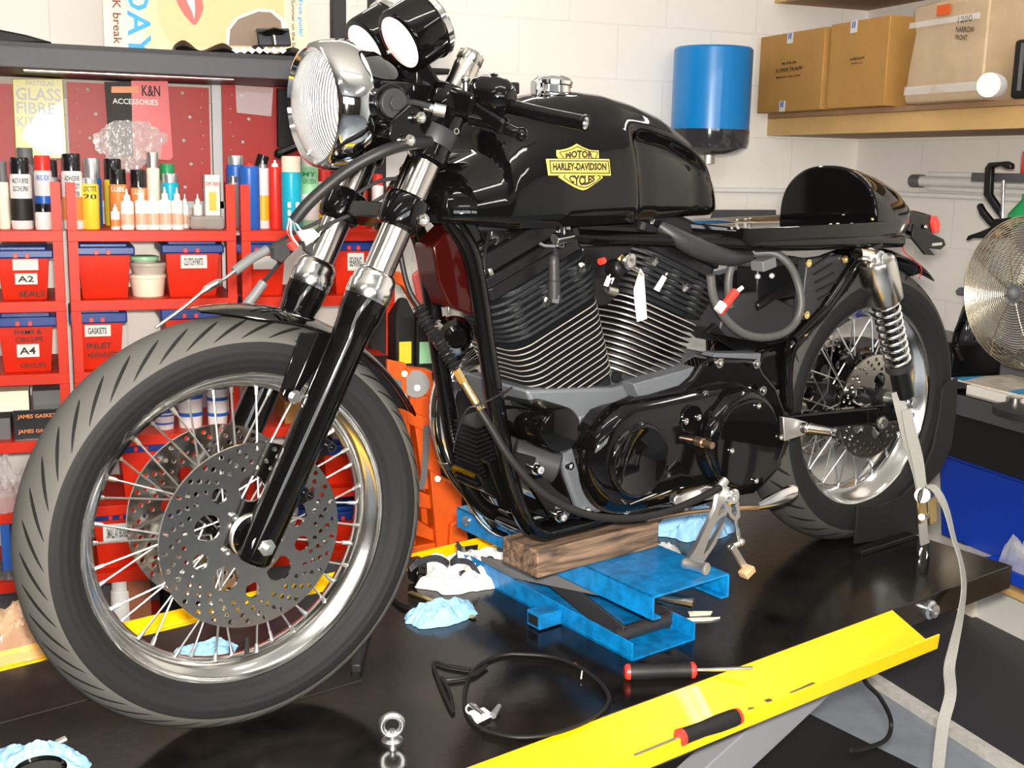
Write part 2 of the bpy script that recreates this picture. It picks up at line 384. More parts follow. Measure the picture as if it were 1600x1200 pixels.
def spokes(c, rimo, rr, hub, hy, ry, n=40):
    for i in range(n):
        a = 2*PI*(i+.3)/n; s = 1 if i % 2 else -1; tw = .62 if (i//2) % 2 else -.62
        p1 = c+Vector((rr*math.cos(a), ry*s*.4, rr*math.sin(a))); p0 = c+Vector((hub*math.cos(a+tw*1.3), hy*s, hub*math.sin(a+tw*1.3)))
        d = (p0-p1).normalized()
        MB().cyl(p1, p0, .0018, n=6).cyl(p1-d*.004, p1+d*.016, .0042, .0032, n=8).cyl(p1-d*.001, p1+d*.003, .006, n=8).build('spoke', zinc if n else steel, rimo)
def disc(c, y, R, big, nbig, small_rows, med, th=.005, hubr=.03, name='brake_disc', phase=0):
    loops = [circle(0, 0, R, 96), circle(0, 0, hubr, 32)]
    for i in range(nbig):
        a = 2*PI*i/nbig+phase; loops.append(circle(big[0]*math.cos(a), big[0]*math.sin(a), big[1], 28))
        if med: a += PI/nbig; loops.append(circle(med[0]*math.cos(a), med[0]*math.sin(a), med[1], 20))
    for r, k, ph, hr in small_rows:
        for i in range(k): a = 2*PI*(i+ph)/k; loops.append(circle(r*math.cos(a), r*math.sin(a), hr, 10))
    return MB().flat(holed(loops, th), lambda x, yy, z: c+Vector((x, y+z, yy))).build(name, discm, bike, angle=30)
tyre(FC, .333, .062, .250, tyre_front_m)
rf = rim(FC, .254, .034, .03)
spokes(FC, rf, .226, .034, .034, .02)
MB().cyl(FC+Vector((-.01, .004, -.222)), FC+Vector((-.012, .004, -.195)), .004).build('valve', matte, rf)
fh = MB().lathe([(.028, -.085), (.034, -.08), (.034, -.06), (.042, -.05), (.042, -.036), (.022, -.028), (.022, .028), (.042, .036), (.042, .05), (.034, .06), (.034, .08), (.028, .085)], FC, Y, 40).build('wheel_hub', gloss, bike)
rows = [(.138, 30, 0, .0042), (.128, 30, .33, .0042), (.118, 30, .66, .0042), (.108, 30, .1, .0038)]
for sgn in (1, -1):
    d_ = disc(FC, sgn*.071, .147, (.075, .021), 5, rows, (.088, .0125), phase=.35)
    if sgn > 0:
        mb = MB()
        for k in range(5):
            a = 2*PI*k/5+.9; mb.socket(FC+Vector((.047*math.cos(a), .073, .047*math.sin(a))), Y, .0065, .007)
        mb.build_split('disc_bolt', steel, d_)
        MB().lathe([(.036, .070), (.036, .078), (.03, .082), (.026, .08), (.02, .074), (.0, .074)], FC, Y, 40).build('hub_cap', brushed, d_)
# rear
tyre(RC, .327, .07, .229, tyre_rear_m)
rr_ = rim(RC, .2325, .045, .03)
spokes(RC, rr_, .205, .04, .04, .03)
MB().lathe([(.03, -.09), (.045, -.07), (.045, -.05), (.026, -.035), (.026, .035), (.045, .05), (.045, .09), (.02, .095)], RC, Y, 40).build('wheel_hub', satin, bike)
disc(RC, -.075, .146, (.06, .018), 5, [(.136, 28, 0, .0048), (.124, 28, .4, .0048), (.112, 28, .8, .0045)], (.082, .01), phase=.2)
# belt pulley side: rear disc of the left side seen under the swing arm
dd = disc(RC+Vector((.0, 0, -.0)), .062, .12, (.06, .02), 5, [(.110, 24, 0, .0048), (.099, 24, .4, .0048), (.088, 20, .8, .0045)], None, phase=.6)
# ---- front fork
ax = Vector((-.474, 0, .8805)).normalized()
def leg_pt(s, y): return Vector((0, y, .326))+ax*s
for sgn in (1, -1):
    y = .1*sgn; L = lambda s: leg_pt(s, y)
    mb = MB().lathe([(.0, -.03), (.02, -.03), (.026, -.024), (.027, 0), (.0285, .05), (.0285, .34), (.0305, .37), (.0335, .385), (.034, .41)], leg_pt(0, y), ax, 40)
    mb.tube([L(-.02)+Vector((.0, 0, 0)), L(.03)], .024, n=16)
    if sgn > 0:   # lugs for the brake caliper and the mudguard
        for s_, dx in ((.155, -.048), (.075, -.045)):
            q = leg_pt(s_, .102)
            mb.prism([q+Vector(t) for t in ((0, 0, .025), (dx, 0, .012), (dx-.01, 0, 0), (dx, 0, -.012), (0, 0, -.03))], (0, -.012, 0))
    sl = mb.build('fork_slider', gloss, bike, bevel=.0015)
    MB().lathe([(.0345, .41), (.036, .415), (.036, .433), (.034, .436), (.034, .446), (.0315, .452), (.029, .456), (.0255, .458)], leg_pt(0, y), ax, 40).build('seal_collar', polish, sl)
    if sgn > 0:
        mb = MB()
        for s_, dx in ((.155, -.05), (.075, -.047)):
            mb.lathe([(.008, 0), (.008, .014), (.005, .0145), (.005, .006), (0, .006)], leg_pt(s_, .1)+Vector((dx, -.006, -.001)), Y, 18)
        mb.build_split('lug_eye', satin, sl)
        MB().hexbolt(P(517, 643, .105), Y, .008, .01).build('mudguard_bolt', steel, sl)
        MB().hexbolt(P(460, 620, .085), Y, .008, .01).build('mudguard_bolt', steel, sl)
    MB().cyl(L(.44), L(.755), .0245, n=40).build('fork_tube', fork_m, bike)
    # covers above the lower yoke, yoke clamps
    MB().lathe([(.0255, .645), (.032, .65), (.0325, .66), (.031, .665), (.031, .73)], leg_pt(0, y), ax, 32).build('fork_cover', gloss, bike)
    MB().lathe([(.0315, .675), (.0322, .678), (.0322, .7), (.0315, .703)], leg_pt(0, y), ax, 32, False).build('fork_band', bakelite, bike)
    MB().lathe([(.02, .76), (.0215, .762), (.0215, .815), (.0205, .817), (.0205, .820), (.0215, .822), (.0215, .835), (.019, .838), (.016, .838), (.016, .836), (0, .836)], leg_pt(0, y), ax, 32).build('fork_top_cap', fork_m, bike)
# axle nut
mb = MB().lathe([(.0, .1), (.021, .1), (.021, .118), (0, .118)], FC+Vector((0, .0, -.004)), Y, 30); mb.build('axle_washer', brushed, bike)
MB().lathe([(.014, .118), (.014, .129), (.0, .129)], FC+Vector((0, 0, -.004)), Y, 6).cyl(FC+Vector((0, .129, -.004)), FC+Vector((0, .138, -.004)), .0065, n=14).build('axle_nut', zinc, bike, bevel=.001)
# yokes
mb = MB()
for sgn in (1, -1): mb.lathe([(.0245, .53), (.034, .533), (.037, .545), (.037, .575), (.034, .585), (.0245, .588)], leg_pt(0, .1*sgn), ax, 32)
c0 = leg_pt(.555, 0)
bk = ax.cross(Y).normalized()*-1
if bk.x > 0: bk = -bk
mb.bar(leg_pt(.555, -.085)+bk*.012, leg_pt(.555, .085)+bk*.012, .05, .028, up=ax)
mb.cyl(c0+bk*.05-ax*.02, c0+bk*.05+ax*.02, .03, n=24); mb.bar(c0+bk*.05, c0, .06, .028, up=ax)
ly = mb.build('lower_yoke', gloss, bike, bevel=.003)
MB().socket(P(655, 343, .125), Y, .0105, .016).build('yoke_bolt', steel, ly)
mb = MB()
for sgn in (1, -1): mb.lathe([(.02, .73), (.036, .733), (.037, .74), (.037, .765), (.034, .77), (.02, .772)], leg_pt(0, .1*sgn), ax, 32)
mb.bar(leg_pt(.75, -.09)+bk*.012, leg_pt(.75, .09)+bk*.012, .055, .03, up=ax); mb.cyl(leg_pt(.74, 0)+bk*.05, leg_pt(.785, 0)+bk*.05, .028)
uy = mb.build('upper_yoke', gloss, bike, bevel=.003)
mb = MB().socket(P(653, 184, .13), Y, .009, .012).socket(P(636, 219, .13), Y, .009, .012).socket(P(708, 205, .12), Y, .006, .01); mb.build_split('yoke_bolt', steel, uy)
mb = MB().prism([P(a, b, .128) for a, b in ((612, 190), (640, 162), (668, 168), (676, 192), (655, 232), (628, 236), (606, 214))], (0, -.05, 0)); mb.build('headlamp_bracket', gloss, uy, bevel=.003)
MB().cyl(c0+bk*.05, leg_pt(.74, 0)+bk*.05, .027).build('steering_head', gloss, bike)
# ---- headlamp, on the centre line facing forward
hl = Vector((-.172, 0, .982)); fx = Vector((1, 0, -.02)).normalized()
bucket = MB().lathe([(.097, -.05), (.098, -.03), (.09, -.06), (.086, -.09), (.07, -.125), (.04, -.15), (.0, -.155)][1:], hl, fx, 56).build('headlamp_shell', gloss, bike, angle=50)
MB().lathe([(.083, .002), (.088, .009), (.094, .006), (.099, -.006), (.1015, -.03), (.1015, -.046), (.0985, -.05), (.0965, -.046)], hl, fx, 64, False).build('headlamp_rim', chrome, bucket, angle=60)
refl = MB().lathe([(.082, -.002), (.07, -.028), (.045, -.052), (.015, -.066), (0, -.067)], hl, fx, 56, False).build('reflector', mat('lamp_reflector', (.9, .9, .92), .3, 1), bucket)
lensg = mat('lamp_lens', (.97, .98, 1), .14, 0, .6, trans=.6, ior=1.5)
nt = lensg.node_tree; wv = nt.nodes.new('ShaderNodeTexWave'); wv.wave_type = 'BANDS'; wv.bands_direction = 'Y'; wv.inputs['Scale'].default_value = 62; wv.inputs['Distortion'].default_value = .3
tcn = nt.nodes.new('ShaderNodeTexCoord'); nt.links.new(tcn.outputs['Object'], wv.inputs['Vector']); bpn = nt.nodes.new('ShaderNodeBump'); bpn.inputs['Strength'].default_value = .8; bpn.inputs['Distance'].default_value = .004
nt.links.new(wv.outputs['Color'], bpn.inputs['Height']); nt.links.new(bpn.outputs['Normal'], nt.nodes['Principled BSDF'].inputs['Normal'])
MB().lathe([(.0, .026), (.03, .0245), (.055, .018), (.075, .008), (.085, -.001), (.083, -.004), (.07, .004), (.04, .016), (0, .021)], hl, fx, 56).build('lamp_lens', lensg, bucket)
for sgn in (1, -1):
    q = Vector((-.242, .098*sgn, .984))
    e = MB().cyl(q-Y*.03*sgn, q+Y*.012*sgn, .03, n=30).prism([q+Vector(t) for t in ((.01, 0, .034), (-.08, 0, .03), (-.085, 0, -.03), (-.03, 0, -.05), (.02, 0, -.03))], (0, -.02*sgn, 0)).build('headlamp_mount', gloss, bucket, bevel=.002)
    MB().cyl(q+Y*.012*sgn, q+Y*.022*sgn, .0225, n=30).cyl(q+Y*.022*sgn, q+Y*.028*sgn, .012, n=6).build('mount_bolt', bakelite, bucket, bevel=.001)
MB().socket(P(559, 207, .07), Y, .006, .006).build('shell_screw', steel, bucket)
# ---- instruments
ga = Vector((.87, .0, -.49)).normalized()
for sgn in (1, -1):
    y = .052*sgn+.006; g0 = Vector((-.289, y, 1.078))
    if sgn < 0: g0 = g0+Vector((-.002, -.01, -.004))
    cup = MB().lathe([(.047, 0), (.051, -.001), (.0525, .003-.008), (.0525, -.056)], g0, ga, 56).build('instrument_cup', gloss, bike, angle=50)
    MB().lathe([(.0, .0035), (.02, .003), (.04, .001), (.0475, -.002)], g0, ga, 48).build('cup_face', MATS.get('cup_face') or mat('cup_face', (.92, .92, .93), .15, .1, .6), cup)  # white base colour stands in for the bright reflection on the face
    MB().socket(g0+Vector((0, -.03, -.012)), ga, .004, .006).socket(g0+Vector((.0, .02, .016)), ga, .004, .006).build_split('cup_screw', steel, cup)
    MB().lathe([(.0525, -.054), (.0555, -.056), (.056, -.065), (.053, -.069), (.048, -.07), (.048, -.067), (0, -.067)], g0, ga, 56).build('bezel', chrome, cup)
    MB().bar(g0-ga*.04+Vector((0, 0, -.045)), leg_pt(.77, .05*sgn)+Vector((0, 0, 0)), .03, .006).build('instrument_bracket', satin, cup, bevel=.001)
# black wiring and clamp clutter between instruments and yoke
mb = MB()
for a, b, r in (((-.29, .02, 1.02), (-.36, .03, 1.0), .012), ((-.3, -.03, 1.02), (-.37, -.03, 1.0), .012), ((-.33, .0, 1.045), (-.40, .0, 1.0), .014), ((-.3, .06, 1.0), (-.38, .06, .985), .01)): mb.cyl(a, b, r)
mb.build('bar_risers', satin, bike, bevel=.002)
# ---- handlebar
bar_pts = [(-.375, -.36, .965), (-.372, -.22, .985), (-.366, -.1, .998), (-.366, 0, 1.0), (-.366, .1, .998), P(760, 157, .18), P(845, 178, .28), P(912, 192, .345)]
hb = MB().tube(bar_pts, .0112, n=20, sub=6, cap=False)
e0 = Vector(bar_pts[-1]); e1 = Vector(bar_pts[-2]); de = (e0-e1).normalized()
hb.lathe([(.0112, -.002), (.0125, 0), (.0125, .004), (.0105, .0045), (.0095, 0), (.0095, -.03), (0, -.03)], e0, de, 24)
hbo = hb.build('handlebar', gloss, bike)
MB().lathe([(.0092, .0035), (.0092, -.02), (0, -.02)], e0, de, 20, False).build('bar_end', brushed, hbo)
# switch housing and clutch perch on the left bar
sd = (Vector(bar_pts[6])-Vector(bar_pts[5])).normalized()
q = P(772, 150, .2)
mb = MB().lathe([(.012, -.035), (.025, -.033), (.029, -.02), (.029, .015), (.024, .024), (.018, .03), (.0135, .034)], q, sd, 28)
mb.sph(q+Vector((0, 0, .012)), (.02, .026, .018)); mb.lathe([(.006, 0), (.006, .003), (0, .004)], q+Vector((-.0, .0, .03)), (0, .3, 1), 14)
mb.build('switch_housing', gloss, hbo, angle=50)
q2 = P(728, 160, .17)
mb = MB().box(q2, (.034, .05, .036), sd.to_track_quat('Y', 'Z').to_matrix()).bar(q2, P(790, 200, .24), .02, .024).cyl(P(705, 168, .15), P(733, 172, .17), .013, n=16)
perch = mb.build('clutch_perch', gloss, hbo, bevel=.006, seg=3)
MB().tube([P(735, 185, .185), P(770, 192, .215), P(800, 205, .245), P(812, 208, .255)], lambda t: .011-.004*t, n=12, sub=4).sph(P(815, 210, .256), .0105).build('clutch_lever', gloss, perch)
MB().cyl(q2+Vector((0, 0, .012)), q2+Vector((0, 0, .032)), .005).sph(q2+Vector((0, 0, .034)), .007).build('lever_pivot', steel, perch)
MB().cyl(P(664, 167, .13), P(678, 170, .14), .007).cyl(P(678, 170, .14), P(696, 174, .15), .0095).build('cable_adjuster', zinc, perch)
# right-hand controls
mb = MB().lathe([(.012, -.03), (.027, -.028), (.029, .02), (.013, .03)], Vector((-.372, -.2, .99)), Y, 24).box((-.35, -.17, 1.0), (.05, .07, .045)); mb.build('throttle_housing', gloss, hbo, bevel=.006, seg=3)
mb = MB().box(P(672, 112, 0), (.05, .05, .01)).box(P(655, 118, .02), (.03, .03, .03)).box(P(800, 138, 0.02), (.02, .02, .02)); mb.cyl(P(660, 128, .03), P(700, 140, .06), .011)
mb.build_split('riser_clamp', satin, hbo, thr=.08, bevel=.003)
mb = MB().tube([P(672, 166, .14), P(640, 160, .12), P(618, 172, .1), P(600, 190, .08)], .005, sub=5).build('clutch_cable_upper', rubber, hbo)
# ---- tank
_top = [P(a, b, .04) for a, b in ((745, 236), (752, 205), (775, 178), (800, 163), (835, 152), (870, 146), (900, 145), (940, 150), (980, 162), (1020, 180), (1060, 211), (1095, 252), (1118, 295), (1133, 332))]
TX = [(p.x, p.z) for p in _top]; TX = [(-.338, .87)]+TX
ZB = .785
def lerp_tab(tab, x):
    tab = sorted(tab)
    if x <= tab[0][0]: return tab[0][1]
    for (a, fa), (b, fb) in zip(tab, tab[1:]):
        if x <= b: t = (x-a)/(b-a); return fa+(fb-fa)*t
    return tab[-1][1]
TW = [(-.338, .09), (-.35, .108), (-.38, .127), (-.45, .143), (-.55, .15), (-.7, .146), (-.8, .138), (-.9, .122), (-.95, .104), (-.985, .07), (-1.0, .04)]
def sstep(a, b, x): t = min(max((x-a)/(b-a), 0), 1); return t*t*(3-2*t)
def tank_pt(x, a):                # a: 0 = bottom edge near side .. pi = far side
    zt = lerp_tab(TX, x)+.004; w = lerp_tab(TW, x); zb = ZB+.012*sstep(-.5, -.34, x); e = 2/2.5
    ca, sa = math.cos(a), math.sin(a); y = w*math.copysign(abs(ca)**e, ca); h = abs(sa)**e
    z = zb+(zt-zb)*h
    k = sstep(-.715, -.755, x)*(1-sstep(.62, .8, h))*sstep(-.99, -.9, x)   # knee recess
    y -= math.copysign(1, ca)*.034*k*min(1, abs(y)/.05)
    y -= math.copysign(1, ca)*.012*(1-sstep(0, .12, h))
    return Vector((x, y, z))
def tank_y(x, z):                 # near side surface: solve for the angle
    lo, hi = 0.0, PI/2
    for _ in range(30):
        mid = (lo+hi)/2
        if tank_pt(x, mid).z < z: lo = mid
        else: hi = mid
    return tank_pt(x, lo).y
xs = [-.338, -.341, -.346, -.354, -.365]+[-.38-.008*i for i in range(70)]+[-.945, -.96, -.97, -.98, -.988, -.994, -.998]
xs = sorted(set(x for x in xs if x >= -.998), reverse=True)
rs = [[tank_pt(x, PI*k/64) for k in range(65)] for x in xs]
mb = MB(); mb.rings(rs, True, True)
tank = mb.build('fuel_tank', gloss, bike, angle=55)
cc = P(863, 150, 0); cn = Vector((-.06, 0, 1)).normalized()
cap = MB().lathe([(.042, -.012), (.042, .0), (.037, .002), (.033, .006), (.031, .018), (.035, .02), (.035, .026), (.031, .031), (.018, .036), (0, .038)], cc, cn, 40).build('filler_cap', chrome, tank)
MB().box(cc+Vector((.037, .0, .012)), (.010, .02, .028)).box(cc+Vector((-.037, .0, .018)), (.010, .012, .008)).build_split('cap_latch', chrome, cap, bevel=.003)
# badge laid on the tank: pixels measured on the photograph, points found on the tank skin
def on_tank(px, py, lift):
    y = .14
    for _ in range(6):
        p = P(px, py, y); y = tank_y(p.x, p.z)
    p = P(px, py, y); return p+Vector((0, lift, 0))
def bz(u, v): return 840+u/10, 200+v/10          # the 1600x1200 close-up of the badge
def tankpoly(mb, polys, lift, closed=True):
    me = bpy.data.meshes.new('b'); bm = bmesh.new()
    for lp in polys:
        bm.faces.new([bm.verts.new((x, y, 0)) for x, y in lp])
    bmesh.ops.triangulate(bm, faces=bm.faces)
    for _ in range(3): bmesh.ops.subdivide_edges(bm, edges=[e for e in bm.edges if e.calc_length() > 60], cuts=1, use_grid_fill=False); bmesh.ops.triangulate(bm, faces=bm.faces)
    bm.verts.index_update(); mb.add([on_tank(*bz(v.co.x, v.co.y), lift) for v in bm.verts], [[v.index for v in f.verts] for f in bm.faces]); bm.free()
def stroke(pts, w):
    out = []
    for (x0, y0), (x1, y1) in zip(pts, pts[1:]):
        d = Vector((x1-x0, y1-y0)).normalized()*w/2; nx, ny = -d.y, d.x
        out.append([(x0+nx-d.x, y0+ny-d.y), (x1+nx+d.x, y1+ny+d.y), (x1-nx+d.x, y1-ny+d.y), (x0-nx-d.x, y0-ny-d.y)])
    return out
shield_t = [(285, 345), (340, 345), (440, 325), (530, 290), (605, 245), (690, 295), (800, 340), (870, 350), (945, 350), (950, 470), (320, 470), (290, 440)]
shield_b = [(355, 735), (1005, 755), (1010, 775), (930, 840), (830, 910), (760, 955), (700, 972), (640, 955), (540, 910), (440, 850), (315, 765)]
barp = [(122, 482), (600, 478), (1112, 487), (1137, 742), (600, 742), (160, 740)]
mb = MB().use(badgey)
tankpoly(mb, [barp, shield_t, shield_b], .0012); badge = mb.build('tank_badge', badgey, tank, smooth=False)
mb = MB().use(ink)
bl = [(172, 512), (1082, 515), (1103, 705), (190, 700), (172, 512)]
sk = stroke(bl, 19)+stroke([(390, 468), (330, 395), (330, 375), (430, 360), (530, 325), (605, 288), (680, 325), (790, 365), (915, 375), (918, 395), (885, 468)], 17)+stroke([(410, 735), (392, 770), (500, 850), (620, 910), (700, 930), (780, 910), (880, 850), (965, 775), (930, 735)], 17)
tankpoly(mb, sk, .0034)
def badge_text(s, x0, y0, x1, y1, bend=0):
    vs, fs = text_mesh(s, .06); a0 = min(v[0] for v in vs); a1 = max(v[0] for v in vs); b0 = min(v[1] for v in vs); b1 = max(v[1] for v in vs)
    pts = []
    for x, y, z in vs:
        t = (x-a0)/(a1-a0); h = (y-b0)/(b1-b0); c = 1-(2*t-1)**2
        pts.append(on_tank(*bz(x0+(x1-x0)*t, y1-(y1-y0)*h*(1+(bend*c if bend > 0 else 0)) + (0 if bend >= 0 else -bend*c*(1-h)*(y1-y0))), .0034))
    mb.add(pts, fs)
badge_text('HARLEY-DAVIDSON', 218, 540, 1058, 665); badge_text('MOTOR', 415, 395, 850, 470, .7); badge_text('CYCLES', 470, 735, 880, 820, -.95)
mb.build('badge_lettering', ink, badge, smooth=False)
# ---- seat pan and tail hump
def loft_y(secs, closed=False): pass
mb = MB()   # pan: tray with upright sides
zt = lambda x: .757+.0*x
pan = [(-.90, .05, .775), (-.98, .11, .765), (-1.02, .13, .76), (-1.40, .14, .757), (-1.5, .12, .755)]
rs = []
for x, w, z in pan:
    d = .034 if x > -1.45 else .03
    rs.append([(x, w, z), (x, w+.002, z-.004), (x, w-.004, z-d), (x, w-.03, z-d-.006), (x, -w+.03, z-d-.006), (x, -w+.004, z-d), (x, -w-.002, z-.004), (x, -w, z), (x, -w+.012, z-.004), (x, w-.012, z-.004)])
mb.rings(rs)
pano = mb.build('seat_pan', gloss, bike, bevel=.0015)
mb = MB()
for px_, py_, yy in ((1143, 357, .12), (1153, 357, .125), (1152, 344, -.09), (1165, 343, -.09), (1172, 342, -.09), (1298, 351, .13), (1309, 350, .13), (1331, 350, .13), (1265, 336, -.05), (1318, 336, .05)): mb.sph(P(px_, py_, yy), (.004, .004, .003), 6)
mb.build_split('rivet', steel, pano, thr=.006)
rs = []
for x, w, h, z0 in ((-1.395, .128, .112, .756), (-1.40, .134, .117, .754), (-1.43, .134, .114, .752), (-1.48, .124, .103, .75), (-1.54, .104, .082, .749), (-1.59, .08, .058, .747), (-1.625, .055, .035, .745), (-1.645, .03, .015, .745)):
    e = 2/2.3; rs.append([(x, w*math.copysign(abs(math.cos(a))**e, math.cos(a)), z0+h*abs(math.sin(a))**e) for a in [PI*k/40 for k in range(41)]]+[(x, -w+.01, z0-.03), (x, w-.01, z0-.03)])
hump = MB().rings(rs).build('tail_hump', gloss, bike, bevel=.003)
mb = MB(); 
for px_, py_ in ((1363, 343), (1372, 345)): mb.sph(P(px_, py_, .125), (.003, .004, .004), 6)
mb.build_split('rivet', brass, hump, thr=.006)
# rear mudguard, tail lamp, number-plate bracket
mb = MB()
rs = []
for i in range(15):
    a = math.radians(75+(129-75)*i/14); R = .368+.03*sstep(0, 14, i)*0
    w = .075*(1-.45*i/14)
    rs.append([RC+Vector((R*math.cos(a)+0, yy, R*math.sin(a)-abs(yy)*.35)) for yy in (-w, -w*.6, 0, w*.6, w)]+[RC+Vector(((R-.004)*math.cos(a), yy, (R-.004)*math.sin(a)-abs(yy)*.35)) for yy in (w, w*.6, 0, -w*.6, -w)])
mb.rings(rs); gd = mb.build('rear_mudguard', gloss, bike, angle=60)
mb = MB().prism([P(a, b, .03) for a, b in ((1400, 338), (1432, 329), (1462, 337), (1468, 362), (1440, 375), (1410, 362))], (0, -.08, 0))
tl = mb.build('tail_lamp', gloss, bike, bevel=.008, seg=3)
MB().prism([P(a, b, .034) for a, b in ((1457, 337), (1466, 338), (1470, 350), (1469, 363), (1459, 365), (1455, 350))], (0, -.088, 0)).build('lamp_lens', taill, tl, bevel=.003)
MB().sph(P(1446, 355, .035), (.006, .004, .006), 8).build('lamp_screw', steel, tl)
pl = [P(a, b, .06) for a, b in ((1428, 350), (1450, 362), (1475, 374), (1478, 383), (1470, 390), (1452, 388), (1461, 399), (1446, 398), (1425, 372))]
MB().prism(pl, (0, -.006, 0)).build('plate_bracket', satin, tl, bevel=.001)
MB().span(tuple(P(1457, 380, .062)), tuple(P(1471, 383, .0605))).build('bracket_slot', steel, tl)
wr = MB().tube([P(1408, 368, .04), P(1409, 382, .05), P(1414, 395, .05), P(1430, 408, .05), P(1440, 420, .05), P(1436, 436, .03)], .0012, n=6, sub=5); wr.build('tail_wire', letred, bike)
MB().tube([P(1410, 370, .04), P(1412, 392, .045), P(1428, 406, .045), P(1433, 416, .045), P(1426, 432, .03)], .0012, n=6, sub=5).build('tail_wire', ink, bike)
# ---- frame
mb = MB()
def tub(pts, r=.016, sub=6, n=16): mb.tube(pts, r, n=n, sub=sub)
for s_ in (1, -1):
    o = Vector((0, (s_-1)*.09, 0)) if s_ < 0 else Vector((0, 0, 0))
    mir = lambda p: Vector((p[0], p[1]*s_, p[2]))
    tub([mir(p) for p in (P(668, 300, .04), P(705, 345, .065), P(733, 390, .075), P(747, 450, .078), P(760, 540, .08), P(776, 640, .082), P(795, 740, .084), (-.515, .08, .262), (-.56, .07, .222), (-.62, .065, .217), (-.8, .065, .217), (-1.0, .07, .217), (-1.16, .08, .26), (-1.2, .09, .34))])
    tub([mir(p) for p in ((-.37, .03, .82), (-.6, .05, .765), (-.9, .09, .74), (-1.1, .12, .725), (-1.4, .13, .715), (-1.5, .12, .71))], .014)
    tub([mir(p) for p in ((-1.2, .09, .34), (-1.17, .11, .5), (-1.25, .125, .58), (-1.35, .13, .68), (-1.41, .13, .71))], .014)
mb.cyl((-1.16, -.1, .26), (-1.16, .1, .26), .014); mb.cyl((-.56, -.08, .222), (-.56, .08, .222), .013)
frm = mb.build('frame', gloss, bike)
mb = MB().prism([P(a, b, .045) for a, b in ((665, 265), (690, 235), (712, 280), (745, 345), (768, 400), (755, 420), (735, 375), (700, 335), (668, 320))], (0, -.09, 0)); mb.build('headstock_gusset', gloss, frm, bevel=.006, seg=3)
mb = MB().prism([P(a, b, .03) for a, b in ((676, 385), (712, 350), (738, 400), (768, 470), (742, 495), (703, 480), (685, 440))], (0, -.06, 0)); mb.build('regulator_cover', redreflect, frm, bevel=.004)
# bolts through the front engine mounts
mb = MB().plate([(800, 705), (840, 715), (880, 705), (905, 712), (925, 760), (930, 800), (905, 812), (860, 808), (835, 770)], .075, .088); mb.plate([(760, 720), (800, 730), (815, 790), (790, 800)], .05, .07)
em = mb.build('engine_mount_plate', gloss, frm, bevel=.002)
mb = MB()
for a, b in ((838, 732), (885, 726), (874, 806), (911, 797)): mb.lathe([(.012, 0), (.012, .003), (.0105, .004)], P(a, b, .088), Y, 24).socket(P(a, b, .092), Y, .0085, .014)
mb.build_split('engine_bolt', chrome, em)
# ---- front mudguard
mb = MB(); rs = []
def guard_pt(a, t, R): w = .072; y = w*t; return FC+Vector(((R-.016*t*t)*math.cos(a), y, (R-.016*t*t)*math.sin(a)))
a0, a1 = math.radians(83), math.radians(156)
for i in range(33):
    a = a0+(a1-a0)*i/32; tp = min(1, (i+.6)/6, (32-i+2)/5)**.5
    rs.append([guard_pt(a, t*tp, .351) for t in [-1+.25*k for k in range(9)]]+[guard_pt(a, t*tp, .348) for t in [1-.25*k for k in range(9)]])
mb.rings(rs); mg = mb.build('front_mudguard', gloss, bike, angle=60)
mb = MB().prism([P(a, b, .078) for a, b in ((470, 520), (520, 520), (505, 560), (470, 610), (462, 632), (448, 626), (438, 612), (452, 570))], (0, -.004, 0)); mb.build('mudguard_stay', gloss, mg, bevel=.001)
# ---- crankcase and engine
mb = MB().plate([(822, 610), (960, 606), (1010, 590), (1100, 560), (1150, 560), (1200, 600), (1220, 680), (1180, 760), (1080, 790), (960, 800), (905, 800), (885, 745), (872, 690), (835, 640)], -.10, .10)
case = mb.build('crankcase', caseg, bike, bevel=.006)
mb = MB()
for k in range(4): mb.bar(P(905, 655+8*k, .1), P(970+20*(k < 2), 638+8*k-10*(k < 2), .1), .01, .004, up=(0, 1, 0))
mb.plate([(990, 600), (1070, 578), (1108, 566), (1120, 552), (1190, 552), (1188, 566), (1100, 590), (1040, 610), (1000, 625)], .1, .135)
mb.build('case_ribs', caseg, case, bevel=.002)
MB().lathe([(.012, 0), (.012, .004), (.004, .004)], P(962, 588, .1), Y, 18).build('case_boss', satin, case)
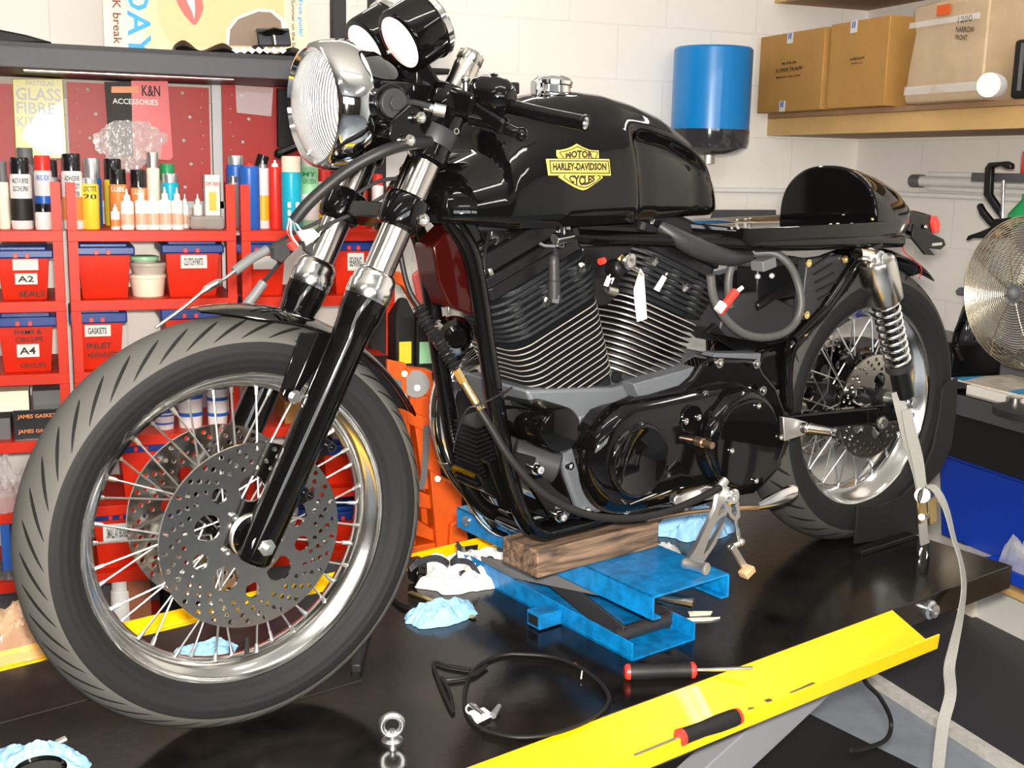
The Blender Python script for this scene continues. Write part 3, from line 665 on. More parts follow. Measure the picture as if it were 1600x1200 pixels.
# cylinders
CR = Vector((-.72, 0, .30))
def rrect(hx, hy, r, n=5):
    out = []
    for cx, cy, a0_ in ((hx-r, hy-r, 0), (-hx+r, hy-r, 90), (-hx+r, -hy+r, 180), (hx-r, -hy+r, 270)):
        for k in range(n+1): a = math.radians(a0_+90*k/n); out.append((cx+r*math.cos(a), cy+r*math.sin(a)))
    return out
def slab(mb, sgn, t0, t1, hx, hy, r, shift=0, n=5):
    a = Vector((.383*sgn, 0, .924)); e = Vector((.924, 0, -.383*sgn))
    R = lambda t: [CR+a*t+e*(x+shift)+Y*y for x, y in rrect(hx, hy, r, n)]
    mb.rings([R(t0), R(t1)])
for sgn in (1, -1):
    mb = MB(); e = Vector((.924, 0, -.383*sgn)); a = Vector((.383*sgn, 0, .924))
    mb.use(wrinkle); slab(mb, sgn, .17, .40, .062, .062, .05); slab(mb, sgn, .15, .185, .085, .08, .03)
    tb = .196
    for k in range(13):
        hx = .088+.0013*k
        t = tb+.0112*k; mb.use(wrinkle); slab(mb, sgn, t, t+.0032, hx, .088, .035)
        mb.use(edge); slab(mb, sgn, t+.0008, t+.0026, hx+.0006, .0886, .0355)
    cylo = mb.build('cylinder', None, bike, angle=30)
    mb = MB()
    for k in range(7):
        t = .348+.0115*k; hx = .108+(.004*k if k < 4 else .016-.003*(k-4)); slab(mb, sgn, t, t+.006, hx, .094-.004*max(0, k-3), .045)
    slab(mb, sgn, .34, .43, .085, .075, .04)
    for ex in (-.07, .0, .07): mb.cyl(CR+a*.35+e*ex+Y*.07, CR+a*.415+e*ex+Y*.07, .016)
    hd = mb.build('cylinder_head', wrinkle, cylo, angle=30, bevel=.0012)
    mb = MB()
    for ex in (-.075, .02): mb.lathe([(.009, 0), (.009, .012), (.0055, .012), (.0055, .006), (0, .006)], CR+a*(.405 if ex < 0 else .385)+e*ex*sgn+Y*.088, (a*.6+Y*.4), 18)
    mb.build_split('head_bolt', steel, hd)
    mb = MB(); slab(mb, sgn, .43, .455, .112, .07, .02); slab(mb, sgn, .455, .475, .118, .074, .02); slab(mb, sgn, .477, .512, .112, .068, .018); slab(mb, sgn, .512, .522, .09, .05, .018)
    rk = mb.build('rocker_cover', satin, cylo, bevel=.003)
    mb = MB()
    for ex in (-.09, .09): mb.socket(CR+a*.475+e*ex+Y*.066, a, .006, .012)
    mb.build_split('rocker_bolt', steel, rk)
# spark plug lead, enrichener, intake
MB().cyl(P(866, 473, .105), P(868, 460, .105), .012, n=6).lathe([(.011, 0), (.0115, .03), (.0095, .03), (.0105, .036), (.009, .042), (.0105, .048), (.009, .054), (.01, .06), (.0085, .07), (.005, .075)], P(866, 466, .105), (.02, .0, 1), 20).tube([P(866, 420, .105), P(868, 400, .1), P(866, 380, .08), P(872, 362, .05)], .0045, sub=4).build('plug_lead', bakelite, bike)
MB().cyl(P(876, 386, .11), P(877, 350, .11), .009, n=6).cyl(P(866, 374, .11), P(892, 368, .11), .012, n=6).cyl(P(876, 352, .11), P(876, 345, .11), .013, n=18).build('fuel_tap', chrome, bike, bevel=.001)
MB().tube([P(866, 385, .11), P(850, 384, .11), P(842, 380, .11)], .003, n=8).build('tap_lever', zinc, bike)
mb = MB().cyl((-.72, -.09, .67), (-.72, .05, .67), .045).cyl((-.62, -.02, .68), (-.83, -.02, .68), .03).box((-.72, .02, .71), (.12, .08, .06)); mb.build('carburettor', satin, bike, bevel=.004)
mb = MB().lathe([(.022, -.03), (.021, 0), (.015, .008), (0, .012)], P(776, 372, .04), (.3, 1, .3), 24).box(P(780, 368, .02), (.07, .05, .05)).cyl(P(812, 372, .05), P(790, 376, .05), .012); mb.build('coil_housing', satin, bike, bevel=.004)
mb = MB().tube([P(765, 360, .04), P(757, 400, .07), P(757, 440, .08)], .003, sub=4).tube([P(700, 360, .0), P(770, 352, .04), P(960, 360, .05), P(1040, 365, .05)], .012, sub=4); mb.build('wiring_loom', rubber, bike)
mb = MB().tube([P(1030, 352, .07), P(1060, 372, .09), P(1095, 390, .1), P(1140, 402, .1), P(1170, 400, .08)], lambda t: .012+.008*math.sin(PI*t), n=12, sub=5); mb.build('loom_sleeve', bakelite, bike)
# ignition switch with key and paper tag
mb = MB().lathe([(.018, 0), (.017, .03), (.012, .037), (0, .04)], P(958, 420, .08), (.3, 1, .2), 24).cyl(P(980, 408, .1), P(983, 409, .13), .014); ig = mb.build('ignition_switch', satin, bike, bevel=.002)
MB().lathe([(.015, 0), (.015, .004), (.011, .006), (.006, .006), (0, .003)], P(983, 409, .13), Y, 20).build('switch_ring', steel, ig)
MB().prism([P(a, b, .126) for a, b in ((965, 404), (972, 397), (978, 402), (970, 408))], (0, -.004, 0)).build('key', brass, ig)
MB().cyl(P(937, 409, .12), P(944, 407, .12), .006).build('red_button', redp, ig)
MB().text('N', P(953, 428, .121), Vector((-.8, 0, -.6)), Vector((.5, 0, -.85)), .014, .012).build('neutral_mark', white, ig, smooth=False)
mb = MB().prism([P(a, b, .135) for a, b in ((991, 452), (1001, 420), (1006, 428), (1011, 498), (996, 503), (992, 470))], (0, -.0015, 0)).prism([P(a, b, .128) for a, b in ((1022, 452), (1036, 430), (1042, 434), (1030, 456))], (0, -.0015, 0)).prism([P(a, b, .125) for a, b in ((944, 446), (950, 431), (955, 436), (950, 448))], (0, -.002, 0))
mb.build('paper_tag', paper, bike)
MB().tube([P(983, 418, .13), P(995, 424, .135), P(1004, 430, .136), P(996, 420, .132), P(985, 414, .132)], .0016, n=6, sub=4).cyl(P(948, 452, .12), P(962, 456, .12), .008).sph(P(1041, 428, .128), .004, 6).build('key_ring', steel, ig)
# ---- primary cover
mb = MB().plate([(916, 706), (917, 692), (926, 680), (932, 664), (946, 646), (960, 640), (985, 634), (1010, 622), (1040, 612), (1068, 604), (1084, 590), (1096, 570), (1112, 559), (1186, 562), (1194, 580), (1214, 604), (1228, 640), (1230, 690), (1214, 738), (1180, 772), (1140, 778), (1085, 786), (1045, 790), (990, 796), (968, 792), (945, 782), (930, 760), (922, 730)], .10, .148)
prim = mb.build('primary_cover', gloss, bike, bevel=.008, seg=3)
c1, c2 = P(1010, 724, .2), P(1164, 690, .2)
mb = MB()
def hull_ring(y, ra, rb, n=40):
    A = Vector((c1.x, 0, c1.z)); B = Vector((c2.x, 0, c2.z)); d = B-A; base = math.atan2(d.z, d.x); al = math.acos((ra-rb)/d.length)
    out = []
    for k in range(n+1): t = base+al+(2*PI-2*al)*k/n; out.append(A+Vector((ra*math.cos(t), y, ra*math.sin(t))))
    for k in range(n+1): t = base-al+(2*al)*k/n; out.append(B+Vector((rb*math.cos(t), y, rb*math.sin(t))))
    return out
mb.rings([hull_ring(y, ra, rb) for y, ra, rb in ((.14, .108, .108), (.158, .104, .104), (.168, .097, .096), (.176, .086, .085), (.179, .07, .07))])
mb.build('cover_dome', gloss, prim, angle=60)
MB().lathe([(.072, .17), (.070, .182), (.065, .187), (.061, .187), (.058, .184), (.0, .184)], Vector((c1.x, 0, c1.z)), Y, 64).build('alternator_lobe', gloss, prim, angle=50)
MB().lathe([(.104, .15), (.102, .180), (.096, .197), (.088, .204), (.085, .204), (.0845, .206), (.083, .2095), (.06, .211), (.0, .2115)], Vector((c2.x, 0, c2.z)), Y, 72).build('clutch_lobe', gloss, prim, angle=50)
MB().lathe([(.028, .172), (.028, .181), (.026, .183), (0, .183)], Vector((P(1080, 655, .18).x, 0, P(1080, 655, .18).z)), Y, 36).build('inspection_cover', gloss, prim)
mb = MB()
for a, b in ((977, 652), (1046, 638), (1099, 617), (941, 733), (977, 795), (1122, 567), (1180, 568), (1190, 610)): mb.lathe([(.0095, 0), (.0095, .005)], P(a, b, .158), Y, 18).socket(P(a, b, .160), Y, .0062, .009)
for a, b in ((1071, 658), (1091, 652)): mb.socket(P(a, b, .183), Y, .006, .004)
for a, b in ((1184, 634), (1142, 704), (1219, 683), (1180, 751)): mb.socket(P(a, b, .211), Y, .0055, .005)
mb.build_split('cover_bolt', steel, prim)
MB().cyl(P(1088, 689, .18), P(1088, 689, .18)+Y*.018, .009).cyl(P(1088, 689, .18)+Y*.018, P(1088, 689, .18)+Y*.042, .0065, n=16).build('shift_shaft', mat('copper_shaft', (.55, .36, .25), .35, 1), prim)
# oil filter / starter
fa, fb = P(878, 672, .19), P(800, 650, .0); dv = (fa-fb).normalized()
MB().lathe([(.040, -.16), (.040, -.006), (.037, 0), (.034, .0012), (.0, .0012)], fa, Vector((.12, 1, .04)), 44).build('oil_filter', gloss, bike)
mb = MB().cyl(P(870, 728, .08), P(800, 705, .04), .034).cyl(P(800, 705, .04), P(770, 690, -.02), .026); mb.build('starter_motor', bakelite, bike, bevel=.004)
mb = MB()
for k in range(14): mb.box(P(762, 650+7*k, .0), (.10, .075, .0028), Matrix.Rotation(math.radians(10), 3, 'Y'))
mb.box(P(775, 700, -.02), (.06, .05, .12)); mb.build('finned_cooler', satin, bike)
mb = MB().plate([(745, 740), (860, 790), (870, 815), (820, 800), (760, 770)], -.05, .05); mb.build('cradle_plate', gloss, bike, bevel=.003)
# horn
hq = P(712, 527, .03)
hn = MB().cyl(hq-Y*.05, hq-Y*.012, .02).lathe([(.035, -.03), (.036, -.012), (.03, -.003), (.02, -.002), (.018, .004), (.016, -.004)], hq, (.25, 1, 0), 40).build('horn', chrome, bike)
MB().lathe([(.021, -.004), (.019, .004), (.014, .008), (0, .0085)], hq, (.25, 1, 0), 32).build('horn_centre', gloss, hn)
MB().box(hq+Vector((-.02, -.02, .045)), (.05, .01, .03)).build('horn_bracket', steel, hn, bevel=.002)
# exhaust header
ex = MB().tube([P(905, 590, -.08), P(830, 560, -.09), P(770, 545, -.11), P(715, 570, -.12), P(694, 610, -.12), P(690, 660, -.12), P(704, 715, -.12), P(738, 765, -.12), (-.62, -.12, .17), (-.8, -.12, .16), (-1.2, -.13, .2)], .024, n=24, sub=8).build('exhaust_header', chrome, bike, angle=60)
for a, b, a2, b2 in ((707, 716, 712, 726), (700, 598, 698, 605)):
    q = P(a, b, -.12); r_ = P(a2, b2, -.12); d = (r_-q).normalized(); MB().lathe([(.0255, -.009), (.0275, -.008), (.0275, .008), (.0255, .009)], q, d, 30).box(q+Vector((.0, .03, 0)), (.014, .01, .016)).build('pipe_clamp', zinc, ex)
# clutch cable with bellows
p_ = [P(622, 372, .07), P(630, 420, .08), P(640, 455, .09), P(654, 478, .1)]
cc_ = MB().tube(p_, .0045, sub=5)
bel = [P(654, 478, .1), P(668, 505, .11), P(684, 530, .12), P(700, 555, .13), P(712, 575, .14)]
bc = catmull(bel, 14); cc_.tube(bc, lambda t: .0095+.003*math.sin(t*56*1.9), n=14)
cc_.tube([P(750, 642, .16), P(765, 665, .17), P(800, 720, .19), P(850, 772, .21), P(915, 803, .23), P(980, 810, .24), P(1040, 800, .25), P(1090, 780, .255), P(1125, 762, .255)], .0068, sub=6, n=12)
clc = cc_.build('clutch_cable', rubber, bike, angle=60)
MB().cyl(P(712, 577, .14), P(724, 597, .145), .0075, n=6).cyl(P(724, 597, .145), P(744, 630, .158), .0065, n=14).cyl(P(744, 630, .158), P(751, 643, .16), .0055, .004, n=12).build('cable_adjuster', brass, clc)
MB().tube([P(708, 706, .05), P(716, 670, .1), P(730, 640, .15), P(748, 633, .165), P(775, 620, .14), P(800, 605, .08)], .0016, n=6, sub=4).build('cable_tie', bakelite, clc)
# cable sheath and throttle cables hanging ahead of the fork
MB().tube([P(672, 222, .12), P(640, 225, .125), P(600, 236, .12), P(550, 262, .1), P(510, 292, .08), P(480, 320, .07), P(460, 345, .06)], .0095, sub=6, n=12).build('wiring_sheath', rubber, bike)
wb_ = MB().use(redp); ww = [((452, 345), (449, 362), (460, 380)), ((455, 345), (455, 366), (466, 384)), ((458, 345), (462, 360), (472, 376)), ((460, 344), (470, 360), (482, 370))]
for i, t in enumerate(ww): wb_.use((redp, white, greyp, white)[i]); wb_.tube([P(a, b, .055-.004*i) for a, b in t], .0014, n=6, sub=4)
wb_.use(white); wb_.prism([P(a, b, .05) for a, b in ((470, 362), (490, 358), (500, 368), (478, 385))], (0, -.012, 0)); wb_.use(redp); wb_.prism([P(a, b, .052) for a, b in ((452, 382), (462, 378), (467, 386), (458, 392))], (0, -.01, 0))
wb_.use(bakelite); wb_.prism([P(a, b, .05) for a, b in ((475, 376), (490, 380), (488, 400), (478, 392))], (0, -.012, 0)); wb_.prism([P(a, b, .03) for a, b in ((428, 388), (450, 376), (454, 398), (440, 410), (428, 404))], (0, -.012, 0))
wb_.build('wire_connectors', None, bike)
for pts, sleeve, tip in ((((625, 279), (590, 284), (545, 312), (500, 345), (455, 366), (415, 392)), ((418, 390), (392, 404), (366, 424)), ((366, 424), (350, 436), (322, 452), (285, 482), (243, 512))),
                   (((610, 300), (560, 330), (510, 352), (470, 378), (440, 408), (412, 440)), ((412, 441), (400, 458), (384, 478)), ((384, 478), (376, 488), (370, 496)))):
    cb = MB().tube([P(a, b, -.02-.03*i) for i, (a, b) in enumerate(pts)], .0033, sub=5, n=8).build('throttle_cable', bakelite, bike)
    MB().tube([P(a, b, -.165) for a, b in sleeve], .0085, n=12).build('cable_sleeve', greyp, cb)
    MB().tube([P(a, b, -.165) for a, b in tip], lambda t: .0028 if t < .3 or t > .5 else .006, n=10, sub=6).build('cable_end', zinc, cb)
# ---- battery bay, hoses
mb = MB().plate([(1128, 500), (1150, 460), (1185, 455), (1245, 480), (1250, 510), (1235, 528), (1195, 545), (1150, 540), (1125, 515)], -.06, .06); mb.build('battery_tray', bakelite, bike, bevel=.004)
mb = MB().plate([(1122, 430), (1240, 400), (1290, 410), (1275, 470), (1230, 520), (1200, 500), (1140, 460)], -.08, -.04).plate([(1105, 520), (1120, 505), (1150, 545), (1240, 530), (1262, 505), (1270, 520), (1245, 548), (1160, 560), (1150, 548)], .07, .085)
mb.build('side_panel', satin, bike, bevel=.002)
mb = MB().box(P(1193, 412, .07), (.04, .035, .022), Matrix.Rotation(.2, 3, 'Y')).cyl(P(1184, 432, .07), P(1184, 432, .11), .006).cyl(P(1206, 431, .07), P(1206, 431, .11), .006); mb.build('relay', greyp, bike, bevel=.002)
mb = MB().box(P(1200, 440, .03), (.13, .06, .07)).cyl(P(1225, 450, .06), P(1180, 480, .06), .01); mb.build('relay_bracket', satin, bike, bevel=.004)
rg = [P(1110, 430, .13), P(1115, 465, .13), P(1133, 497, .13), P(1160, 520, .13), P(1190, 527, .13), P(1220, 522, .125), P(1242, 505, .12), P(1252, 475, .12), P(1246, 440, .11), P(1232, 412, .1), P(1210, 396, .08), P(1180, 396, .05)]
oh = MB().tube(rg, .0085, sub=6, n=14).build('oil_hose', hose, bike)
MB().tube([P(1160, 398, .08), P(1145, 412, .08), P(1138, 440, .08), P(1140, 480, .08)], .0085, sub=5, n=12).build('oil_hose', hose, bike)
MB().cyl(P(1124, 488, .14), P(1150, 455, .145), .0085).build('battery_lead', redp, oh); MB().cyl(P(1121, 486, .142), P(1130, 474, .145), .009).cyl(P(1146, 460, .143), P(1160, 449, .146), .004).build('lead_terminal', white, oh)
mb = MB().plate([(1262, 405), (1318, 398), (1330, 430), (1300, 460), (1270, 500), (1252, 500), (1258, 440)], .1, .125)
fb_ = mb.build('finned_box', bakelite, bike, bevel=.003)
mb = MB()
for k in range(6): mb.bar(P(1270+2*k, 422+13*k-6, .127), P(1297+3*k-6*(k > 3), 400+14*k-2, .127), .003, .006, up=(0, 1, 0))
mb.build('box_fins', wrinkle, fb_)
mb = MB()
for a, b in ((1262, 411), (1319, 405), (1259, 492), (1257, 519)): mb.lathe([(.008, 0), (.008, .004), (.004, .004), (.004, .002), (0, .002)], P(a, b, .127), Y, 16)
mb.build_split('box_bolt', brass, fb_)
MB().tube([P(1240, 530, .125), P(1280, 490, .128), P(1320, 445, .13), P(1340, 410, .13), P(1335, 390, .13)], .010, sub=5, n=14).build('rear_strut', gloss, bike)
mb = MB().plate([(1188, 545), (1250, 530), (1244, 610), (1185, 612), (1165, 600)], -.04, .1); mb.build('oil_tank', gloss, bike, bevel=.02, seg=4)
# swing arm
mb = MB()
for s_ in (1, -1): mb.bar((-1.14, .11*s_, .35), (-1.55, .135*s_, .327), .024, .04)
mb.cyl((-1.14, -.11, .35), (-1.14, .12, .35), .025); sw = mb.build('swing_arm', gloss, bike, bevel=.005, seg=3)
MB().lathe([(.018, 0), (.018, .006), (.012, .01), (.012, .014), (0, .014)], (-1.145, .12, .362), Y, 24).build('pivot_cap', satin, sw)
MB().hexbolt((-1.52, .148, .327), Y, .013, .012).cyl((-1.52, .14, .327), (-1.52, .17, .327), .007).build('axle_nut', zinc, sw)
mb = MB().box(P(1345, 575, -.03), (.11, .05, .09)).cyl(P(1330, 560, .02), P(1370, 600, .02), .02).cyl(P(1355, 550, .02), P(1355, 610, .02), .018).cyl(P(1320, 600, .0), P(1320, 640, .0), .022).box(P(1370, 560, -.02), (.06, .05, .06)); mb.build('rear_caliper', gloss, bike, bevel=.008, seg=3)
MB().socket(P(1382, 603, .04), Y, .009, .012).hexbolt(P(1378, 660, .14), Y, .011, .01).build_split('caliper_bolt', steel, bike)
# rear shock
s0, s1 = P(1369, 404, .165), P(1414, 622, .165); dv = (s1-s0).normalized(); Ls = (s1-s0).length
sh = MB().cyl(s0, s1, .012, n=20).lathe([(.022, Ls*.74), (.022, Ls*.98), (.014, Ls)], s0, dv, 28).build('shock_absorber', satin, bike)
MB().lathe([(.026, .0), (.036, .003), (.0395, .012), (.0395, .095), (.037, .098), (.03, .098)], s0, dv, 40).build('shock_shroud', steel, sh, angle=50)
pts = []; n_ = 170; dd_, uu, vv = frame_of(dv)
for i in range(n_): t = i/(n_-1); a = t*2*PI*9; pts.append(s0+dv*(.097+(Ls*.745-.1)*t)+(uu*math.cos(a)+vv*math.sin(a))*.0265)
MB().tube(pts, .0042, n=8).build('shock_spring', chrome, sh, angle=60)
MB().lathe([(.029, Ls*.735), (.029, Ls*.78), (.022, Ls*.785)], s0, dv, 30).build('spring_seat', bakelite, sh)
for c_, rr0 in ((P(1368, 402, .165), .015), (P(1415, 628, .165), .014)):
    MB().cyl(c_-Y*.05, c_+Y*.014, rr0, n=24).lathe([(rr0+.004, -.02), (rr0+.004, -.012)], c_, Y, 24).cyl(c_+Y*.014, c_+Y*.024, .011, n=6).build('shock_mount', zinc, sh, bevel=.001)
MB().cyl(P(1340, 397, .16), P(1362, 400, .16), .013, n=20).build('mount_spacer', chrome, sh)
# ---- rear-set on the left: bracket, lever, pedal, peg
rb_ = MB().prism([P(a, b, .22) for a, b in ((1058, 784), (1062, 776), (1075, 770), (1095, 764), (1105, 760), (1122, 762), (1130, 770), (1125, 780), (1090, 784), (1080, 792), (1062, 794))], (0, -.012, 0))
rb_.cyl(P(1052, 778, .205), P(1060, 782, .225), .009)
rso = rb_.build('rearset_bracket', brushed, bike, bevel=.002)
outer = [(1120, 770), (1130, 758), (1146, 764), (1152, 785), (1154, 806), (1148, 815), (1139, 808), (1134, 798), (1128, 822), (1115, 850), (1098, 876), (1090, 888), (1077, 884), (1074, 872), (1085, 855), (1102, 820), (1115, 795)]
holes = [[(1114, 818), (1123, 809), (1132, 803), (1130, 812), (1120, 830), (1104, 858), (1096, 866)], [(1137, 776), (1143, 775), (1149, 800), (1146, 808), (1141, 800)], [(1121, 796), (1128, 785), (1131, 797), (1119, 806)]]
O = P(1130, 800, .245)
def loc2(lst): return [((P(a, b, .245)-O).x, (P(a, b, .245)-O).z) for a, b in lst]
MB().flat(holed([loc2(outer)]+[loc2(h) for h in holes], .009), lambda x, y, z: O+Vector((x, z, y))).build('rearset_lever', brushed, rso, bevel=.001)
MB().lathe([(.016, 0), (.016, .01), (.012, .013), (.006, .013), (.005, .009), (0, .009)], P(1140, 775, .25), Y, 24).cyl(P(1118, 768, .245), P(1133, 750, .245), .0095, n=16).build('lever_pivot', polish, rso)
MB().lathe([(.011, -.05), (.011, -.044), (.0098, -.042), (.0098, -.006), (.0115, -.005), (.0115, .0), (.007, .0), (.007, -.01), (0, -.01)], P(1104, 889, .30), (-.12, 1, .05), 24).build('toe_peg', brushed, rso)
MB().tube([P(1149, 812, .24), P(1151, 825, .24), P(1154, 840, .24), P(1157, 850, .24)], lambda t: .004 if t < .35 else (.0055 if t < .6 else .0045), n=10, sub=5).sph(P(1158, 847, .243), .0075).build('link_rod', zinc, rso)
MB().bar(P(1143, 853, .245), P(1163, 885, .245), .008, .012).cyl(P(1137, 856, .235), P(1155, 849, .245), .0055).build('shift_arm', brushed, rso, bevel=.001)
MB().box(P(1167, 893, .25), (.026, .022, .014), Matrix.Rotation(.5, 3, 'Y')).build('arm_pad', mat('pad_tan', (.7, .45, .25), .4, .5), rso, bevel=.002)
st = MB().tube([P(1010, 813, .12), P(1060, 803, .13), P(1120, 796, .15), P(1192, 793, .18)], .0045, sub=4).build('side_stand', mat('stand_bronze', (.5, .33, .2), .3, .9), bike)
mb = MB(); rs = []
A, B = P(1186, 790, .19), P(1246, 768, .2)
for i in range(9):
    t = i/8; c = A.lerp(B, t); w = .009+.011*math.sin(min(1, t*1.3)*PI*.55); w *= (1 if t < .85 else 1-(t-.85)*3)
    rs.append([c+Vector((math.cos(a)*w*.6, math.cos(a)*w*.3, math.sin(a)*w*1.0 if abs(math.sin(a)) > 1e-6 else 0))*1.0+Y*(.004*math.cos(a)) for a in [2*PI*k/12 for k in range(12)]])
mb.rings(rs); mb.build('stand_foot', polish, st)
# foot peg and its plate behind the clutch cover
MB().prism([P(a, b, .2) for a, b in ((1224, 652), (1245, 655), (1262, 660), (1258, 680), (1226, 690))], (0, -.012, 0)).build('peg_plate', brushed, bike, bevel=.002)
q0, q1 = P(1253, 668, .2), P(1309, 677, .27)
MB().lathe([(.011, 0), (.011, .01), (.0095, .012), (.012, .016), (.011, .02), (.0085, .07), (.0075, (q1-q0).length-.012), (.0115, (q1-q0).length-.008), (.0115, (q1-q0).length), (.006, (q1-q0).length)], q0, q1-q0, 20).build('foot_peg', polish, bike)
# ================================================================== THE ROOM
YW, XW, ZC = 4.7, 3.51, 3.05
def wall_uv(name, a, b, h, m):     # vertical wall panel from a to b (x,y), height h, thick behind
    a, b = Vector((*a, 0)), Vector((*b, 0)); d = (b-a); L = d.length; d.normalize(); nrm = Vector((-d.y, d.x, 0))*.12
    mb = MB(); vs = [a, b, b+Vector((0, 0, h)), a+Vector((0, 0, h))]; vs += [v+nrm for v in vs]
    mb.add(vs, [(0, 1, 2, 3), (5, 4, 7, 6), (4, 0, 3, 7), (1, 5, 6, 2), (3, 2, 6, 7), (4, 5, 1, 0)]); mb.uv = [(0, 0), (L, 0), (L, h), (0, h)]*2
    return structure(mb.build(name, m, None, smooth=False))
wall_uv('wall_back', (-3.6, YW), (XW, YW), ZC, wallm)
wall_uv('wall_right', (XW, YW), (XW, -3.5), ZC, wallm)
dim = mat('dark_racking_wall', (.10, .075, .05), .7, var=.8, vscale=1.5)  # unseen walls coloured dark to deepen reflections in the black paint
wall_uv('wall_left', (-3.6, -3.5), (-3.6, YW), ZC, dim)
wall_uv('wall_front', (XW, -3.5), (-3.6, -3.5), ZC, dim)
pane_glow_m = mat('daylight_panes', (1, 1, 1), .5, emit=(.95, .97, 1), estr=5)  # unseen glowing panes added behind the camera to reflect in the tank
for i, (xa, xb) in enumerate(((-2.9, -1.3), (-1.1, .5), (.7, 2.3))):
    fr = structure(MB().span((xa-.06, -3.5, 1.74), (xb+.06, -3.47, 1.8)).span((xa-.06, -3.5, 2.7), (xb+.06, -3.47, 2.76)).span((xa-.06, -3.5, 1.74), (xa, -3.47, 2.76)).span((xb, -3.5, 1.74), (xb+.06, -3.47, 2.76)).span(((xa+xb)/2-.03, -3.5, 1.74), ((xa+xb)/2+.03, -3.47, 2.76)).build('window_%d' % (i+1), white))
    OFF[fr.name] = OFF[fr.name]; MB().span((xa, -3.499, 1.8), (xb, -3.49, 2.7)).build('window_pane', pane_glow_m, fr)
structure(MB().span((-3.7, -3.6, -.1), (XW+.12, YW+.12, 0)).build('floor', floorm))
structure(MB().span((-3.7, -3.6, ZC), (XW+.12, YW+.12, ZC+.1)).build('ceiling', ceilm))
def fitting(x, y, along_x, label):
    L = 1.5; dx, dy = (L, .12) if along_x else (.12, L)
    t = thing('ceiling_light', label, 'light', (x, y, ZC-.08), group='ceiling strip lights')
    MB().box((x, y, ZC-.03), (dx, dy, .05)).build('fitting_body', white, t)
    for s in (-.03, .03):
        a = (x-L/2+.03, y+s, ZC-.075) if along_x else (x+s, y-L/2+.03, ZC-.075); b = (x+L/2-.03, y+s, ZC-.075) if along_x else (x+s, y+L/2-.03, ZC-.075)
        MB().cyl(a, b, .013, n=12).build('tube', lamp, t)
for x, y, al in ((-1.2, 2.6, 1), (1.0, 3.4, 1), (2.6, 2.4, 0), (.6, .9, 1), (-1.2, .2, 1), (2.0, -.8, 0), (-.2, -1.8, 1)):
    fitting(x, y, al, 'white twin tube strip light fixed to the workshop ceiling')
# conduit and switch-off tube light on the right wall
pp = [W(700, 283, 4.67), W(1130, 297, 4.67), W(1352, 301, 4.67)]
zc = pp[1].z
cdt = MB().cyl((1.3, 4.68, zc), (XW-.02, 4.68, zc), .011, n=14).cyl((XW-.02, 4.68, zc), (XW-.02, 2.5, zc), .011, n=14).build('wall_conduit', white); tag(cdt, 'white electrical conduit running round the block wall', 'conduit')
for k in range(4): MB().box((1.6+k*.55, 4.685, zc), (.02, .03, .045)).build('conduit_clip', white, cdt)
lt = thing('wall_tube_light', 'unlit white tube light fixed on the right wall above the conduit', 'light', (XW-.03, 4.0, 1.62))
MB().span((XW-.035, 4.16, 1.585), (XW, 3.2, 1.665)).build('backplate', white, lt, bevel=.004)
MB().cyl((XW-.07, 4.17, 1.625), (XW-.07, 3.2, 1.625), .022, n=18).build('tube', mat('tube_off', (.75, .74, .72), .3), lt); MB().cyl((XW-.07, 4.21, 1.625), (XW-.07, 4.15, 1.625), .028, n=18).build('end_cap', greyp, lt)
# blue paper dispenser on the wall
bc = Vector((2.62, 4.535, 0)); zt, zb_ = 2.155, 1.82
bd = thing('paper_towel_dispenser', 'round blue and black paper towel dispenser on the white block wall', 'dispenser', (bc.x, bc.y, 1.70))
MB().lathe([(.0, zt+.012), (.10, zt+.01), (.16, zt+.004), (.166, zt-.004), (.166, zb_)][::-1], Vector((bc.x, bc.y, 0)), (0, 0, 1), 56).build('blue_cover', drumblue, bd)
MB().lathe([(.168, zb_+.002), (.168, zb_-.05), (.162, zb_-.075), (.12, zb_-.1), (.06, zb_-.11), (.0, zb_-.11)], Vector((bc.x, bc.y, 0)), (0, 0, 1), 56).build('black_base', clearsm, bd)
MB().lathe([(.03, zb_-.10), (.03, zb_-.14), (.024, zb_-.142), (.0, zb_-.142)], Vector((bc.x-.03, bc.y-.05, 0)), (0, 0, 1), 20).build('nozzle', brushed, bd)
MB().box((bc.x, 4.68, 1.95), (.1, .04, .2)).build('wall_bracket', clearsm, bd)
# wooden shelf in the corner
XS = 3.01
def corner_shelf(z, label, low=True, mtl=pine, y_end=2.2):
    t = thing('wall_shelf', label, 'shelf', (XW-.24, 3.5, z-.09))
    MB().span((XS-.02, YW-.03, z-.02), (XW, y_end, z)).build('shelf_board', ply, t, bevel=.002)
    MB().span((XS, YW, z-.095), (XS+.035, y_end, z-.02)).build('front_rail', pine, t, bevel=.002)
    MB().span((XS+.035, YW, z-.095), (XW, y_end, z-.085)).build('underside_panel', ply, t)
    return t
corner_shelf(1.905, 'pine shelf carrying cardboard boxes in the corner of the white walls')
zu = 2.486
tu = thing('wall_shelf', 'upper wooden shelf above the cardboard boxes at the top right', 'shelf', (XW-.24, 3.5, zu-.1))
MB().span((XS-.02, YW, zu-.02), (XW, 2.2, zu)).build('shelf_board', ply, tu, bevel=.002); MB().span((XS, YW, zu-.1), (XS+.035, 2.2, zu-.02)).build('front_rail', pine, tu, bevel=.002); MB().span((XS+.035, YW, zu-.1), (XW, 2.2, zu-.09)).build('underside_panel', ply, tu)
